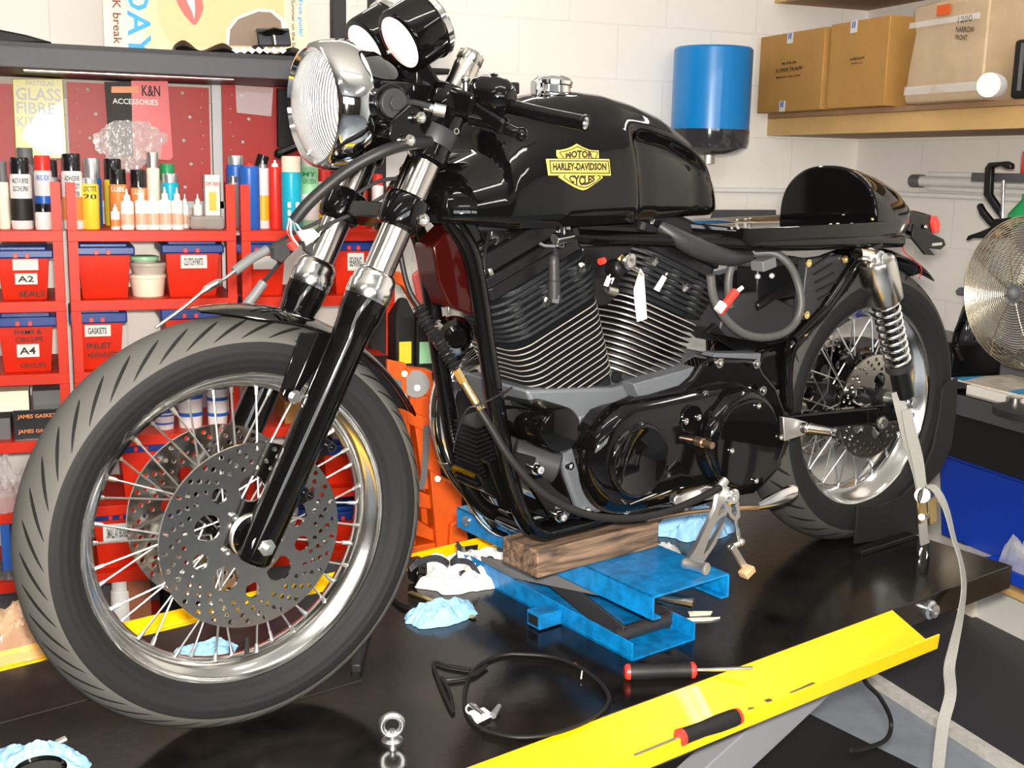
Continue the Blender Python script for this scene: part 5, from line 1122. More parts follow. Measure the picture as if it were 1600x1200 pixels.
# hanging packs
kb = thing('repair_kit_box', 'yellow and silver glass fibre kit box hanging on the red panel', 'box', W(60, 245, 4.56))
ka = [W(a, b, 4.55) for a, b in ((19, 123), (98, 123), (105, 248), (25, 248))]
MB().prism(ka, (0, .04, 0)).build('box_body', kityel, kb, bevel=.002)
MB().prism([W(a, b, 4.549) for a, b in ((60, 175), (97, 160), (102, 240), (70, 242), (34, 215), (40, 200))], (0, .001, 0)).build('picture_panel', mat('kit_silver', (.8, .78, .68), .2, .2, .5), kb)
def wtext(t, s, x0, y0, x1, y1, yy, m, name='lettering'):
    a, b = W(x0, y1, yy), W(x1, y0, yy); MB().text(s, a, (1, 0, 0), B_, b.x-a.x, b.z-a.z, .0).build(name, m, t, smooth=False)
silv = mat('lettering_grey', (.16, .16, .15), .3)
wtext(kb, 'FASTGLAS', 41, 127, 84, 133, 4.5475, silv); wtext(kb, 'GLASS', 25, 139, 95, 156, 4.5475, silv); wtext(kb, 'FIBRE', 26, 161, 86, 177, 4.5475, silv); wtext(kb, 'KIT', 27, 183, 54, 198, 4.5475, silv)
kn = thing('accessory_pack', 'red and black accessories pack with clear bag hanging on the panel', 'pack', W(215, 250, 4.54))
MB().prism([W(a, b, 4.53) for a, b in ((163, 128), (205, 127), (208, 245), (172, 247))], (0, .004, 0)).build('mesh_side', mat('mesh_black', (.05, .045, .04), .5, bump=1, bscale=250), kn)
MB().prism([W(a, b, 4.53) for a, b in ((205, 126), (262, 127), (270, 245), (266, 250), (208, 248))], (0, .004, 0)).build('red_side', mat('pack_red', (.72, .05, .06), .35), kn)
MB().prism([W(a, b, 4.528) for a, b in ((174, 135), (216, 135), (216, 145), (174, 145))], (0, .001, 0)).build('orange_flash', orangel, kn)
wtext(kn, 'ACCESSORIES', 176, 156, 247, 162, 4.527, white); wtext(kn, 'K&N', 222, 134, 250, 150, 4.527, ink)
_k = crumple(W(202, 225, 4.51), .12, .09, .02, polybag, 'clear_bag', None, None, WORLD, 9, parent=kn, fq=4)
_k.data.transform(Matrix.Translation(W(202, 225, 4.51)-OFF[kn.name]) @ Matrix.Rotation(PI/2, 4, 'X') @ Matrix.Translation(-(W(202, 225, 4.51)-OFF[kn.name])))
pk = MB().prism([W(a, b, 4.57) for a, b in ((368, 133), (427, 137), (424, 182), (370, 176))], (0, .006, 0)); tag(pk.build('parts_pack', polybag), 'small clear bag of parts hanging on the right red panel', 'bag')
tag(MB().prism([W(a, b, 4.56) for a, b in ((433, 138), (470, 138), (470, 235), (434, 230))], (0, .02, 0)).build('black_pack', matte, bevel=.003), 'dark hanging pack half hidden by the headlamp', 'pack')
tag(MB().cyl(W(436, 240, 4.06), W(470, 226, 4.06), .014, n=16).sph(W(436, 240, 4.06), .017, 10).build('torch', gloss), 'black rod lying on top of the cans beside the headlamp', 'torch')
# ------------------------------------------------------------------ orange engine crane beyond the lift
cr = thing('engine_crane', 'orange folded engine crane behind the front wheel', 'crane', W(660, 850, 3.35))
def cp(pts, y0, d, name='crane_plate', m=orange, bev=.003): return MB().prism([W(a, b, y0) for a, b in pts], (0, d, 0)).build(name, m, cr, bevel=bev)
cp([(612, 575), (636, 575), (652, 880), (612, 880)], 3.3, .07, 'crane_post'); cp([(636, 575), (675, 580), (700, 865), (664, 865)], 3.36, .06, 'crane_post')
cp([(605, 562), (635, 568), (637, 700), (626, 700), (606, 640)], 3.27, .02); cp([(636, 575), (672, 600), (672, 620), (636, 610)], 3.28, .04, 'cross_bar'); cp([(630, 635), (700, 672), (700, 690), (628, 658)], 3.29, .04, 'cross_bar'); cp([(640, 762), (700, 785), (700, 800), (636, 790)], 3.29, .04, 'cross_bar'); cp([(630, 800), (690, 835), (690, 850), (628, 830)], 3.29, .04, 'cross_bar')
cp([(672, 735), (722, 765), (722, 870), (684, 872)], 3.26, .08, 'crane_post'); cp([(722, 810), (732, 840), (730, 868), (700, 872), (704, 820)], 3.24, .05); cp([(600, 862), (700, 845), (735, 860), (735, 885), (600, 900)], 3.28, .1, 'crane_foot')
cp([(648, 662), (680, 676), (688, 765), (662, 765)], 3.3, .04); MB().cyl(W(650, 600, 3.27), W(650, 600, 3.29), .04, n=26).build('pulley', greyp, cr)
for a, b in ((632, 584), (652, 606), (684, 748), (709, 821)): MB().cyl(W(a, b, 3.26), W(a, b, 3.25), .009, n=6).build('crane_bolt', zinc, cr)
MB().ribbon([W(667, 665, 3.25), W(665, 710, 3.25), W(662, 745, 3.25), W(657, 765, 3.25)], .02, .002, side=(1, 0, 0), sub=5).build('hanging_strap', greyp, cr); MB().prism([W(a, b, 3.26) for a, b in ((612, 590), (628, 595), (628, 612), (612, 610))], (0, .002, 0)).build('crane_label', zinc, cr)
cp([(610, 428), (626, 425), (645, 455), (662, 480), (668, 500), (650, 480), (630, 448), (614, 440)], 3.4, .04, 'crane_arm')
MB().prism([W(a, b, 3.42) for a, b in ((645, 430), (656, 421), (664, 424), (669, 470), (672, 485), (655, 478))], (0, .02, 0)).build('crane_handle', mat('handle_pink', (.6, .12, .11), .3, 0, .4), cr, bevel=.006)
for a in (630, 700): _w = W(a, 870, 3.33); MB().span((_w.x-.03, 3.3, 0), (_w.x+.03, 3.37, _w.z)).build('crane_post', orange, cr, bevel=.003)
for i, (l, r, yt, lb) in enumerate(((618, 650, 468, 'black oil bottle with yellow label behind the crane'), (650, 690, 480, 'black oil bottle half hidden behind the clutch cable'))):
    t = thing('oil_bottle', lb, 'bottle', W((l+r)/2, 578, 3.6)); zb3 = W(l, 578, 3.6).z; a, b = W(l, yt, 3.6), W(r, yt, 3.6)
    rs = [[(a.x, 3.6, zb3), (b.x, 3.6, zb3), (b.x, 3.7, zb3), (a.x, 3.7, zb3)], [(a.x, 3.6, zb3+(a.z-zb3)*.75), (b.x, 3.6, zb3+(a.z-zb3)*.75), (b.x, 3.7, zb3+(a.z-zb3)*.75), (a.x, 3.7, zb3+(a.z-zb3)*.75)], [((a.x+b.x)/2-.01, 3.64, a.z), ((a.x+b.x)/2+.015, 3.64, a.z), ((a.x+b.x)/2+.015, 3.66, a.z), ((a.x+b.x)/2-.01, 3.66, a.z)]]
    MB().rings(rs).build('bottle_body', matte, t, bevel=.008); MB().span((a.x+.012, 3.597, zb3+.02), (b.x-.015, 3.6, zb3+.09)).build('bottle_label', greenl if i else yellowl, t)
tag(MB().span((W(600, 578, 3.55).x, 3.5, 0), (W(740, 578, 3.55).x, 3.85, W(640, 578, 3.55).z)).build('dark_cabinet', matte, bevel=.004), 'low dark cabinet behind the orange crane carrying oil bottles', 'cabinet')
can(785, 34, 535, W(785, 600, 3.8).z, 3.8, cream, redp, .2, 'white bottle with red label seen behind the frame tubes', name='plastic_bottle', cat='bottle', colband=redp)
tag(MB().span((W(742, 600, 3.8).x, 3.72, 0), (W(860, 600, 3.8).x, 3.95, W(785, 600, 3.8).z)).build('pale_box', cream, bevel=.004), 'pale box standing behind the engine frame tubes', 'box')
# ------------------------------------------------------------------ right: bench
zbn = .9
bn = thing('workbench', 'grey topped workbench along the right wall', 'bench', (3.2, 2.6, 0))
MB().span((2.9, 4.55, zbn-.07), (XW-.006, .6, zbn)).build('bench_top', greyboard, bn, bevel=.002)
MB().span((2.93, 4.5, zbn-.23), (2.97, .6, zbn-.07)).build('bench_apron', matte, bn)
for y in (4.45, 2.0, .7): MB().span((2.96, y-.04, .03), (3.04, y+.04, zbn-.07)).build('leg', matte, bn)
pf = thing('low_platform', 'low dark topped platform with white edge beside the lift', 'platform', (2.9, 2.6, 0))
MB().span((2.46, 3.9, .01), (XW, .6, .03)).build('platform_top', mat('platform_dark', (.035, .035, .037), .5, bump=.2, bscale=60), pf); MB().span((2.42, 3.9, .0), (2.46, .6, .028)).build('platform_edge', mat('edge_offwhite', (.62, .6, .56), .6, var=.2, vscale=30), pf)
wpx = FL(1527, 965, .15)
rk_ = thing('low_rack', 'white panelled low rack with a timber top rail under the bench', 'rack', (3.2, 2.5, .03))
MB().span((3.14, 3.29, .03), (3.16, 1.2, .185)).build('rack_panel', white, rk_); MB().span((2.99, 3.3, .235), (3.48, 1.2, .26)).span((3.1, 3.3, .185), (3.2, 1.2, .235)).build('rack_rail', pine, rk_, bevel=.002); MB().span((3.12, 3.42, .03), (3.2, 3.29, .26)).build('rack_post', cream, rk_)
MB().text('C16', (3.119, 3.36, .22), (0, 0, -1), (0, -1, .0), .1, .04).build('timber_stamp', ink, rk_, smooth=False)
def crate(x0, x1, y0, y1, z0, z1, label):
    t = thing('blue_crate', label, 'crate', ((x0+x1)/2, (y0+y1)/2, z0), group='blue plastic crates'); k = .03; rs = []
    for z, g in ((z0, k), (z1-.05, .008), (z1-.05, -.006), (z1, -.008), (z1, .004), (z1-.04, .01), (z0+.01, k+.004)): rs.append([(x0+g, y0+g, z), (x1-g, y0+g, z), (x1-g, y1-g, z), (x0+g, y1-g, z)])
    MB().rings(rs, True, True).build('crate_body', cratebl, t, bevel=.006); return t
q = WR(1470, 700, 2.88)
crate(3.16, 3.46, 2.7, 3.60, .26, .63, 'deep blue plastic crate under the workbench'); crate(3.0, 3.15, 2.55, 3.14, .26, .325, 'second low blue crate below the clear bag')
block_ = lambda a, b, m, n, l, c, **k: tag(MB().span(a, b).build(n, m, **k), l, c)
block_((3.2, 3.58, .55), (3.32, 3.44, .70), paper, 'parts_carton', 'small white labelled carton in the deep blue crate', 'box', bevel=.002)
block_((3.2, 3.3, .5), (3.4, 2.95, .69), mat('box_yellow', (.8, .5, .03), .5), 'yellow_carton', 'yellow carton sticking out of the deep blue crate', 'box', bevel=.002)
tag(MB().lathe([(.02, 0), (.045, .0), (.05, .01), (.07, .012), (.085, .02), (.085, .03), (.05, .034), (.02, .03)], (3.22, 3.38, .625), (-.1, 0, 1), 36).build('metal_pulley', steel), 'round dark metal pulley resting on the blue crate', 'pulley')
crumple((3.06, 2.96, .32), .055, .15, .13, polybag, 'clear_plastic_bag', 'clear plastic bag of grey parts at the right edge', 'bag', WORLD, 12)
# things on the bench
tray = thing('paper_stack', 'white case with magazines on top on the bench below the fan', 'case', (3.05, 2.95, .9))
MB().span((2.93, 3.22, .902), (3.2, 2.84, .935)).build('case_body', mat('case_ivory', (.75, .73, .68), .45), tray, bevel=.003); MB().span((2.95, 3.32, .935), (3.22, 2.86, .941)).build('magazine', mat('magazine_cover_print', (.55, .45, .33), .35, 0, .3, var=.5, vscale=18, col2=(.75, .7, .62)), tray)
MB().prism([(2.95, 3.05, .9415), (2.95, 3.0, .9415), (3.22, 3.08, .9415), (3.22, 3.13, .9415)], (0, 0, .0006)).prism([(2.95, 3.32, .9415), (2.95, 3.26, .9415), (3.1, 3.32, .9415)], (0, 0, .0006)).build('blue_stripe', mat('stripe_blue', (.01, .3, .62), .4), tray)
tag(MB().span((2.905, 3.3, .9), (3.1, 2.7, .904)).build('black_tray', gloss), 'shiny black sheet on the bench front edge', 'sheet')
tag(MB().lathe([(.028, 0), (.03, .002), (.03, .03), (.022, .032), (.02, .03), (0, .03)], (2.93, 2.99, .904), (0, 0, 1), 28).build('steel_cup', steel), 'short steel bush standing on the bench edge', 'bush')
tag(MB().lathe([(.015, 0), (.038, .0), (.038, .006), (.015, .006)], (2.945, 2.925, .904), (0, 0, 1), 28).build('steel_washer', steel), 'flat steel ring lying beside the short bush', 'ring')
tag(MB().lathe([(.036, 0), (.038, .004), (.038, .1), (.034, .105)], tuple(FL(1530, 563, .9)), (0, 0, 1), 36).build('metal_can', mat('can_bronze', (.55, .45, .33), .3, .9)), 'plain metal cylinder standing on the bench left of the fan', 'can')
sb_ = thing('spray_bottle', 'trigger spray bottle standing on the dark box behind the tyre', 'bottle', (3.25, 3.6, 1.03))
MB().lathe([(.038, 0), (.04, .01), (.038, .05), (.022, .12), (.013, .14), (.013, .16)], (3.25, 3.6, 1.03), (0, 0, 1), 24).build('bottle_body', clearsm, sb_); MB().prism([(3.25, 3.68, 1.21), (3.25, 3.66, 1.225), (3.25, 3.6, 1.232), (3.25, 3.56, 1.22), (3.25, 3.57, 1.17), (3.25, 3.61, 1.17), (3.25, 3.62, 1.195), (3.25, 3.67, 1.195)], (.025, 0, 0)).build('trigger_head', greyp, sb_, bevel=.003)
tag(MB().tube([WR(1520, 468, 3.1), WR(1507, 495, 3.1), WR(1495, 522, 3.1), WR(1493, 545, 3.1), WR(1503, 566, 3.1)], .013, sub=6).build('pipe_bend', gloss), 'bent shiny black pipe standing on the bench left of the fan', 'pipe')
tag(MB().box((3.25, 3.72, .965), (.25, .4, .13)).build('dark_toolbox', satin, bevel=.008), 'dark box on the bench behind the rear tyre', 'box')
tag(MB().box((3.3, 3.3, .96), (.12, .2, .12)).build('grey_instrument_box', greyp, bevel=.006), 'grey box on the bench behind the bent pipe', 'box')
tag(MB().box((2.95, 2.62, .94), (.06, .12, .06)).cyl((2.91, 2.66, .95), (2.9, 2.66, .95), .014).cyl((2.91, 2.6, .93), (2.9, 2.6, .93), .014).build('switch_box', gloss, bevel=.006), 'black box with two pale knobs at the right edge of the bench', 'box')
# fan
fc = WR(1603, 458, 2.78); fn = Vector((-.985, -.12, .0)).normalized(); Rf = .235
fan = thing('desk_fan', 'large wire-caged fan standing on the bench at the right edge', 'fan', (fc.x+.1, fc.y, .9))
mb = MB(); d_, u_, v_ = frame_of(fn)
for k in range(26):
    r = .04+(Rf-.04)*k/25; hgt = .055*(1-(r/Rf)**2.4); mb.tube([fc+fn*hgt+(u_*math.cos(2*PI*i/64)+v_*math.sin(2*PI*i/64))*r for i in range(64)], .0016, n=5, closed=True)
for k in range(8):
    a = 2*PI*k/8+.3; e = u_*math.cos(a)+v_*math.sin(a); mb.tube([fc+fn*(.055*(1-(r/Rf)**2.4)-.002)+e*r for r in [.03+(Rf-.03)*j/8 for j in range(9)]], .0022, n=5)
for k in range(5): mb.tube([fc-fn*.018*k+(u_*math.cos(2*PI*i/64)+v_*math.sin(2*PI*i/64))*(Rf+.001) for i in range(64)], .0022, n=5, closed=True)
mb.build('front_guard', mat('guard_wire', (.6, .52, .4), .25, 1), fan)
mb = MB()
for k in range(14): mb.tube([fc-fn*(.1+.03*(1-(k/13)**2))+(u_*math.cos(2*PI*i/48)+v_*math.sin(2*PI*i/48))*(.06+(Rf-.06)*k/13) for i in range(48)], .0016, n=5, closed=True)
mb.build('rear_guard', steel, fan)
MB().cyl(fc-fn*.05, fc+fn*.05, .03).sph(fc+fn*.056, (.02, .02, .02), 8).build('fan_hub', greyp, fan); MB().cyl(fc-fn*.16, fc-fn*.09, .06, .07).build('motor', bakelite, fan, bevel=.006)
for k in range(3):
    rs = []
    for i in range(9):
        t = i/8; r = .03+.19*t; a = 2*PI*k/3+.9*t; hw = .18+.45*math.sin(PI*min(1, .25+t*.65)); rs.append([fc-fn*(.04+.04*s)+(u_*math.cos(a+hw*s)+v_*math.sin(a+hw*s))*r+fn*z for s, z in ((-1, 0), (-.3, 0), (.3, 0), (1, 0), (1, .002), (-1, .002))])
    MB().rings(rs).build('blade', mat('blade_silver', (.5, .5, .52), .3, .6), fan)
mb = MB().cyl((fc.x+.12, fc.y+.03, .9), (fc.x+.12, fc.y+.03, fc.z), .016).cyl((fc.x+.12, fc.y+.03, .9), (fc.x+.12, fc.y+.03, .92), .13, n=36); mb.build('stand', bakelite, fan)
# small grey wall shelf at the right with clamp hanging on it
sx = WR(1525, 270, 3.0)
sh_ = thing('steel_shelf', 'small grey shelf projecting at the right edge above the fan', 'shelf', (3.15, sx.y-.2, sx.z-.02))
MB().span((2.98, sx.y, sx.z-.028), (3.4, sx.y-.9, sx.z)).build('shelf_board', greyboard, sh_, bevel=.002)
MB().prism([(3.40, sx.y-.0, 1.25), (3.48, sx.y, 1.25), (3.48, sx.y-.0, 1.93), (3.40, sx.y, 1.93), (3.3, sx.y, 1.6)], (0, -.03, 0)).build('bracket_panel', white, sh_)
tag(MB().lathe([(.03, 0), (.032, .005), (.032, .07), (.02, .08), (.02, .1)], (3.05, sx.y-.2, sx.z), (0, 0, 1), 24).build('red_bottle', redp), 'red bottle standing on the small grey shelf', 'bottle')
gc = thing('quick_clamp', 'black quick-grip clamp hanging from the small grey shelf', 'clamp', WR(1540, 370, 2.96))
def cq(pts, d=.02): return MB().prism([WR(a, b, 2.96) for a, b in pts], (d, 0, 0))
cq([(1538, 262), (1544, 254), (1572, 252), (1579, 256), (1579, 264), (1572, 264), (1560, 258), (1548, 262), (1546, 303), (1563, 328), (1562, 342), (1553, 330), (1536, 305)]).build('fixed_jaw', satin, gc, bevel=.004)
cq([(1552, 342), (1576, 340), (1578, 368), (1560, 374), (1530, 372), (1515, 372), (1508, 376), (1512, 368), (1530, 362), (1546, 355)]).build('clamp_body', satin, gc, bevel=.004)
cq([(1525, 322), (1529, 317), (1535, 328), (1545, 340), (1553, 350), (1550, 358), (1540, 348), (1530, 336)]).build('trigger', satin, gc, bevel=.004)
MB().cyl(WR(1568, 282, 2.97), WR(1565, 362, 2.97), .006).build('bar', chrome, gc); MB().prism([WR(a, b, 2.955) for a, b in ((1555, 358), (1563, 358), (1563, 368), (1556, 368))], (.003, 0, 0)).build('yellow_button', amber, gc)
gb = MB().lathe([(.05, 0), (.06, .01), (.06, .08), (.02, .13), (.02, .15)], WR(1600, 372, 3.1), (0, 0, 1), 24); tag(gb.build('green_bottle', mat('green_glass', (.03, .35, .12), .1, 0, .3)), 'green bottle hanging behind the top of the fan', 'bottle')
# black tool board visible under the seat
tag(MB().prism([W(a, b, 4.62) for a, b in ((1120, 328), (1213, 328), (1213, 352), (1110, 352))], (0, .03, 0)).build('worktop_board', greyboard, bevel=.002), 'dark grey panel edge behind the seat pan', 'panel')
# ================================================================== THE LIFT
lift = thing('lift_table', 'black motorcycle lift table with yellow side trays', 'lift', (-.6, 0, -.72), BIKE)
YN, YFAR = .352, -.412; XR, XFRONT = -1.665, 1.05
MB().span((XR, YFAR, -.055), (XFRONT, YN, 0)).build('table_top', tabletop, lift, bevel=.003)
MB().span((-.05, -.209, .0002), (XFRONT, -.206, .0009)).span((-.22, .0, .0002), (-.1, .003, .0009)).build('top_seam', bakelite, lift)
MB().lathe([(.02, 0), (.02, .008), (.014, .012), (.014, .018), (.006, .019), (.0, .015)], (-1.36, YN, -.028), Y, 28).build('side_bolt', zinc, lift)
def tray_(y0, y1, sgn, x0, nm_):
    y = lambda q: y0+(y1-y0)*q; rs = []
    sec = [(0, .0), (0, -.028), (.02, -.03), (.97, -.034), (1.0, -.03), (1.0, .0), (.97, .002), (.955, -.001), (.95, -.024), (.05, -.006), (.03, .001)]
    sec = [(0, .002), (0, -.02), (.95, -.045), (1.0, -.042), (1.03, -.012), (1.0, -.01), (.97, -.036), (.93, -.04), (.04, -.0005)]
    for x in (x0, XFRONT): rs.append([(x, y(a), b) for a, b in sec])
    return MB().rings(rs).build('side_tray', yellow, lift, bevel=.001)
tray_(YN+.002, .462, 1, -1.235, 'near'); tray_(YFAR-.002, -.52, -1, -1.235, 'far')
MB().bar((-1.3, .25, -.09), (.15, .25, -.66), .05, .09).build('scissor_leg', mat('leg_grey', (.2, .2, .22), .45), lift, bevel=.003)
MB().bar((-1.3, -.3, -.09), (.15, -.3, -.66), .05, .09).build('scissor_leg', MATS['leg_grey'], lift, bevel=.003)
MB().span((-1.83, -.36, -.735), (.3, .42, -.69)).build('lift_base', matte, lift, bevel=.004)
# chock
ck = thing('wheel_chock', 'black steel chock holding the rear wheel on the lift', 'chock', (-1.6, 0, 0), BIKE)
mb = MB().plate([(1340, 790), (1375, 790), (1410, 776), (1438, 748), (1458, 700), (1468, 650), (1472, 612), (1480, 598), (1497, 590), (1494, 650), (1487, 698), (1470, 736), (1446, 762), (1440, 800), (1436, 835), (1336, 850)], .083, .089); mb.build('side_plate', matte, ck, bevel=.001)
MB().span((-1.64, .092, 0), (-1.44, .12, .012)).build('base_plate', satin, ck, bevel=.002)
# ratchet strap
rs_ = thing('ratchet_strap', 'grey webbing strap with brass-coloured ratchet tying down the rear', 'strap', (-1.56, .2, 0), BIKE)
sdv = lambda t: Vector((-.75, .3, .2))
MB().ribbon([P(1416, 640, .19), P(1424, 680, .2), P(1434, 720, .21), P(1440, 762, .22)], lambda t: .024+.004*math.sin(PI*t), .002, side=(1, -.4, 0), sub=6).build('webbing', strapm, rs_)
MB().ribbon([P(1402, 612, .165), P(1408, 640, .17), P(1420, 690, .19), P(1434, 735, .2), P(1440, 765, .21)], .026, .002, side=(.8, -.6, 0.3), sub=6).build('webbing', strapm, rs_)
MB().ribbon([P(1447, 760, .24), P(1462, 765, .255), P(1478, 795, .28), P(1490, 840, .31), P(1502, 880, .34), P(1506, 920, .37), P(1500, 965, .385), P(1490, 1010, .39), P(1483, 1045, .392), P(1485, 1085, .395), P(1474, 1130, .4), P(1468, 1180, .405), P(1462, 1240, .41)], lambda t: .024 if t > .12 else .014+.08*t, .0025, side=lambda t: (1, -.5+.9*math.sin(t*5), 0), sub=6).build('webbing', strapm, rs_)
rt = MB().bar(P(1438, 765, .235), P(1442, 815, .235), .006, .03, up=(1, 0, 0)).bar(P(1455, 762, .21), P(1457, 818, .21), .006, .03, up=(1, 0, 0)).build('ratchet_frame', brass, rs_, bevel=.003)
MB().cyl(P(1441, 774, .26), P(1449, 772, .2), .016, n=24).lathe([(.018, 0), (.018, .004), (.007, .005)], P(1441, 774, .256), Y, 24).build('ratchet_wheel', steel, rt); MB().cyl(P(1440, 808, .25), P(1449, 806, .2), .007).build('ratchet_pin', zinc, rt)
MB().ribbon([P(1441, 810, .235), P(1443, 838, .225), P(1445, 850, .22)], .02, .003, side=(1, -.4, 0)).build('hook_webbing', strapm, rs_)
MB().tube([P(1434, 860, .20), P(1438, 848, .21), P(1450, 846, .22), P(1452, 856, .21), P(1450, 868, .2)], .0035, sub=5).tube([P(1440, 856, .2), P(1437, 866, .2), P(1440, 874, .2), P(1447, 872, .2), P(1449, 862, .2)], .004, sub=5).build('hook', zinc, rs_)
tag(MB().tube([P(1340, 1030, .36), P(1352, 1065, .34), P(1375, 1090, .3), P(1392, 1125, .28), P(1385, 1155, .3), P(1350, 1170, .32), P(1330, 1172, .33)], .005, sub=6).build('lift_hose', matte, frame=BIKE), 'black hose looping below the lift table', 'hose')
# ------------------------------------------------------------------ scissor jack and timber
jk = thing('scissor_jack', 'blue scissor jack under the timber block on the lift', 'jack', (-.74, -.04, 0), BIKE)
x0, x1, ya, yb = -.815, -.655, -.33, .222
mb = MB().span((x0, ya, 0), (x1, yb, .004)); mb.build('base_plate', jackblue, jk)
for xx in (x1-.004, x0): MB().prism([(xx, ya, 0), (xx, yb, 0), (xx, yb, .035), (xx, ya+.03, .045), (xx, ya, .04)], (.004, 0, 0)).build('base_rail', jackblue, jk, bevel=.001)
mb = MB().box((-.625, .0, .018), (.055, .04, .03)); mb.build('stabiliser_socket', jackblue, jk, bevel=.001); MB().box((-.5972, .0, .018), (.001, .03, .02)).build('socket_opening', matte, jk)
zt3 = .148
MB().span((-.835, -.34, zt3-.004), (-.645, .285, zt3)).build('top_plate', jackblue, jk, bevel=.001)
for xx in (-.649, -.835): MB().span((xx, -.34, zt3-.045), (xx+.004, .285, zt3)).build('top_rail', jackblue, jk, bevel=.001)
MB().span((-.665, .0, zt3-.045), (-.649, .285, zt3-.041)).span((-.83, .0, zt3-.045), (-.815, .285, zt3-.041)).build('top_lip', jackblue, jk)
for xx in (-.67, -.79):
    MB().bar((xx, -.28, .03), (xx, .18, zt3-.03), .006, .035).build('arm', greyp, jk, bevel=.002); MB().bar((xx-.01, -.26, zt3-.035), (xx-.01, .17, .025), .006, .04).build('arm', bakelite, jk, bevel=.002)
MB().cyl((-.80, .16, .024), (-.665, .16, .024), .014).build('roller', bakelite, jk); MB().cyl((-.70, .24, zt3-.028), (-.73, .3, zt3-.028), .01).build('lead_screw', steel, jk)
for yy in (-.30,):
    for z in (.025, zt3-.02): MB().lathe([(.011, 0), (.011, .004), (.007, .007), (0, .007)], (x1+(.0 if z < .1 else .01), yy, z), (1, 0, 0), 20).build('pivot_bolt', zinc, jk)
tw = T(782, 845, .2)
mb = MB(); w0, w1, w2 = T(785, 838, .2), T(840, 862, .2), T(1030, 815, .2)
dl = (w2-w1); dl = Vector((dl.x, dl.y, 0))
mb.prism([Vector((p.x, p.y, zt3)) for p in (w0, w1, w1+dl, w0+dl)], (0, 0, .2-zt3)); tag(mb.build('timber_block', woodm, bevel=.003, frame=BIKE), 'weathered timber block between the jack and the motorcycle frame', 'timber')
# ------------------------------------------------------------------ loose things on the table
crumple(T(688, 962, 0), .075, .05, .035, ragm, 'crumpled_rag', 'pale blue crumpled rag in front of the scissor jack', 'rag', BIKE, 1, rot=.4)
crumple(T(1085, 828, 0), .1, .08, .055, ragm, 'crumpled_rag', 'blue rag lying under the engine behind the toe lever', 'rag', BIKE, 2)
crumple(T(40, 1215, 0), .09, .08, .045, ragm, 'crumpled_rag', 'blue rag at the bottom left corner of the lift', 'rag', BIKE, 4)
crumple(T(320, 1022, 0), .07, .04, .02, ragm, 'crumpled_rag', 'flat blue rag seen low through the front wheel spokes', 'rag', BIKE, 6)
crumple(T(735, 900, 0), .12, .09, .055, paper, 'crumpled_paper', 'crumpled white paper on the far side of the lift', 'paper', BIKE, 8)
crumple(T(1030, 868, 0), .05, .04, .03, polybag, 'clear_wrapper', 'clear wrapper lying beside the blue jack plate', 'wrapper', BIKE, 11)
crumple(T(40, 1000, 0)+Vector((0, -.02, -.02)), .11, .07, .11, mat('amber_polythene', (.75, .5, .32), .12, 0, .5, .9, 35, alpha=.3), 'plastic_bag', 'crinkled amber plastic bag in the far tray at left', 'bag', BIKE, 14)
def eyebolt():
    c = T(613, 1160, 0); t = thing('eye_bolt', 'steel eye bolt standing upright at the front of the lift', 'bolt', c, BIKE)
    vd = Vector((.45, .9, 0)).normalized(); u = Vector((vd.y, -vd.x, 0)); rc = c+Vector((0, 0, .03))
    MB().tube([rc+(u*math.cos(2*PI*i/40)+Vector((0, 0, 1))*math.sin(2*PI*i/40))*.0165 for i in range(40)], .0058, n=12, closed=True).build('ring', zinc, t); MB().lathe([(.017, 0), (.017, .005), (.01, .008), (.009, .014)], c, (0, 0, 1), 28).build('collar', zinc, t); MB().cyl(c+Vector((0, 0, .012)), c+Vector((0, 0, .022)), .005).build('stud', zinc, t)
eyebolt()
def screwdriver(a, b, c, label, z, bl=.0035):
    a, b, c = Vector(a), Vector(b), Vector(c); d = (b-a).normalized(); L = (b-a).length; t = thing('screwdriver', label, 'screwdriver', (a+b)/2-Vector((0, 0, .014)), BIKE, 'red and black screwdrivers')
    MB().lathe([(.0135, .008), (.0145, .015), (.0145, L*.35), (.0125, L*.6), (.013, L*.8), (.0135, L*.92)], a, d, 28).build('grip', matte, t); MB().lathe([(.010, 0), (.0135, .003), (.0142, .009)], a, d, 28).build('end_cap', redp, t); MB().lathe([(.0142, L*.92), (.0142, L*.97), (.009, L)], a, d, 28).build('collar', redp, t)
    MB().cyl(b, c, bl, n=12).build('blade', chrome, t)
screwdriver(T(976, 1050, .014), T(1088, 1047, .014), T(1176, 1044, .012), 'screwdriver with red ends lying on the black table beside the jack', .014)
screwdriver(T(1156, 1118, -.012), T(1058, 1154, -.014), T(990, 1182, -.02), 'screwdriver with red ends lying in the yellow side tray', 0)
coil = [T(a, b, .004) for a, b in ((800, 1022), (870, 1028), (925, 1055), (952, 1090), (930, 1120), (870, 1145), (810, 1152), (755, 1140), (730, 1115), (726, 1085), (735, 1055), (760, 1032))]
cl = thing('cable_coil', 'black cable coiled on the lift table with a white tag', 'cable', T(840, 1090, 0), BIKE)
MB().tube(coil, .0035, n=8, closed=True, sub=6).build('cable', rubber, cl); MB().tube([p+Vector((.006, .005, .004)) for p in coil[:8]], .003, n=8, sub=6).build('cable', rubber, cl)
MB().tube([T(a, b, .005) for a, b in ((735, 1046), (700, 1040), (678, 1035), (684, 1060), (700, 1098), (708, 1110), (702, 1080), (690, 1060), (700, 1062), (735, 1056), (760, 1040))], .0035, sub=5, n=8).build('cable_end', rubber, cl)
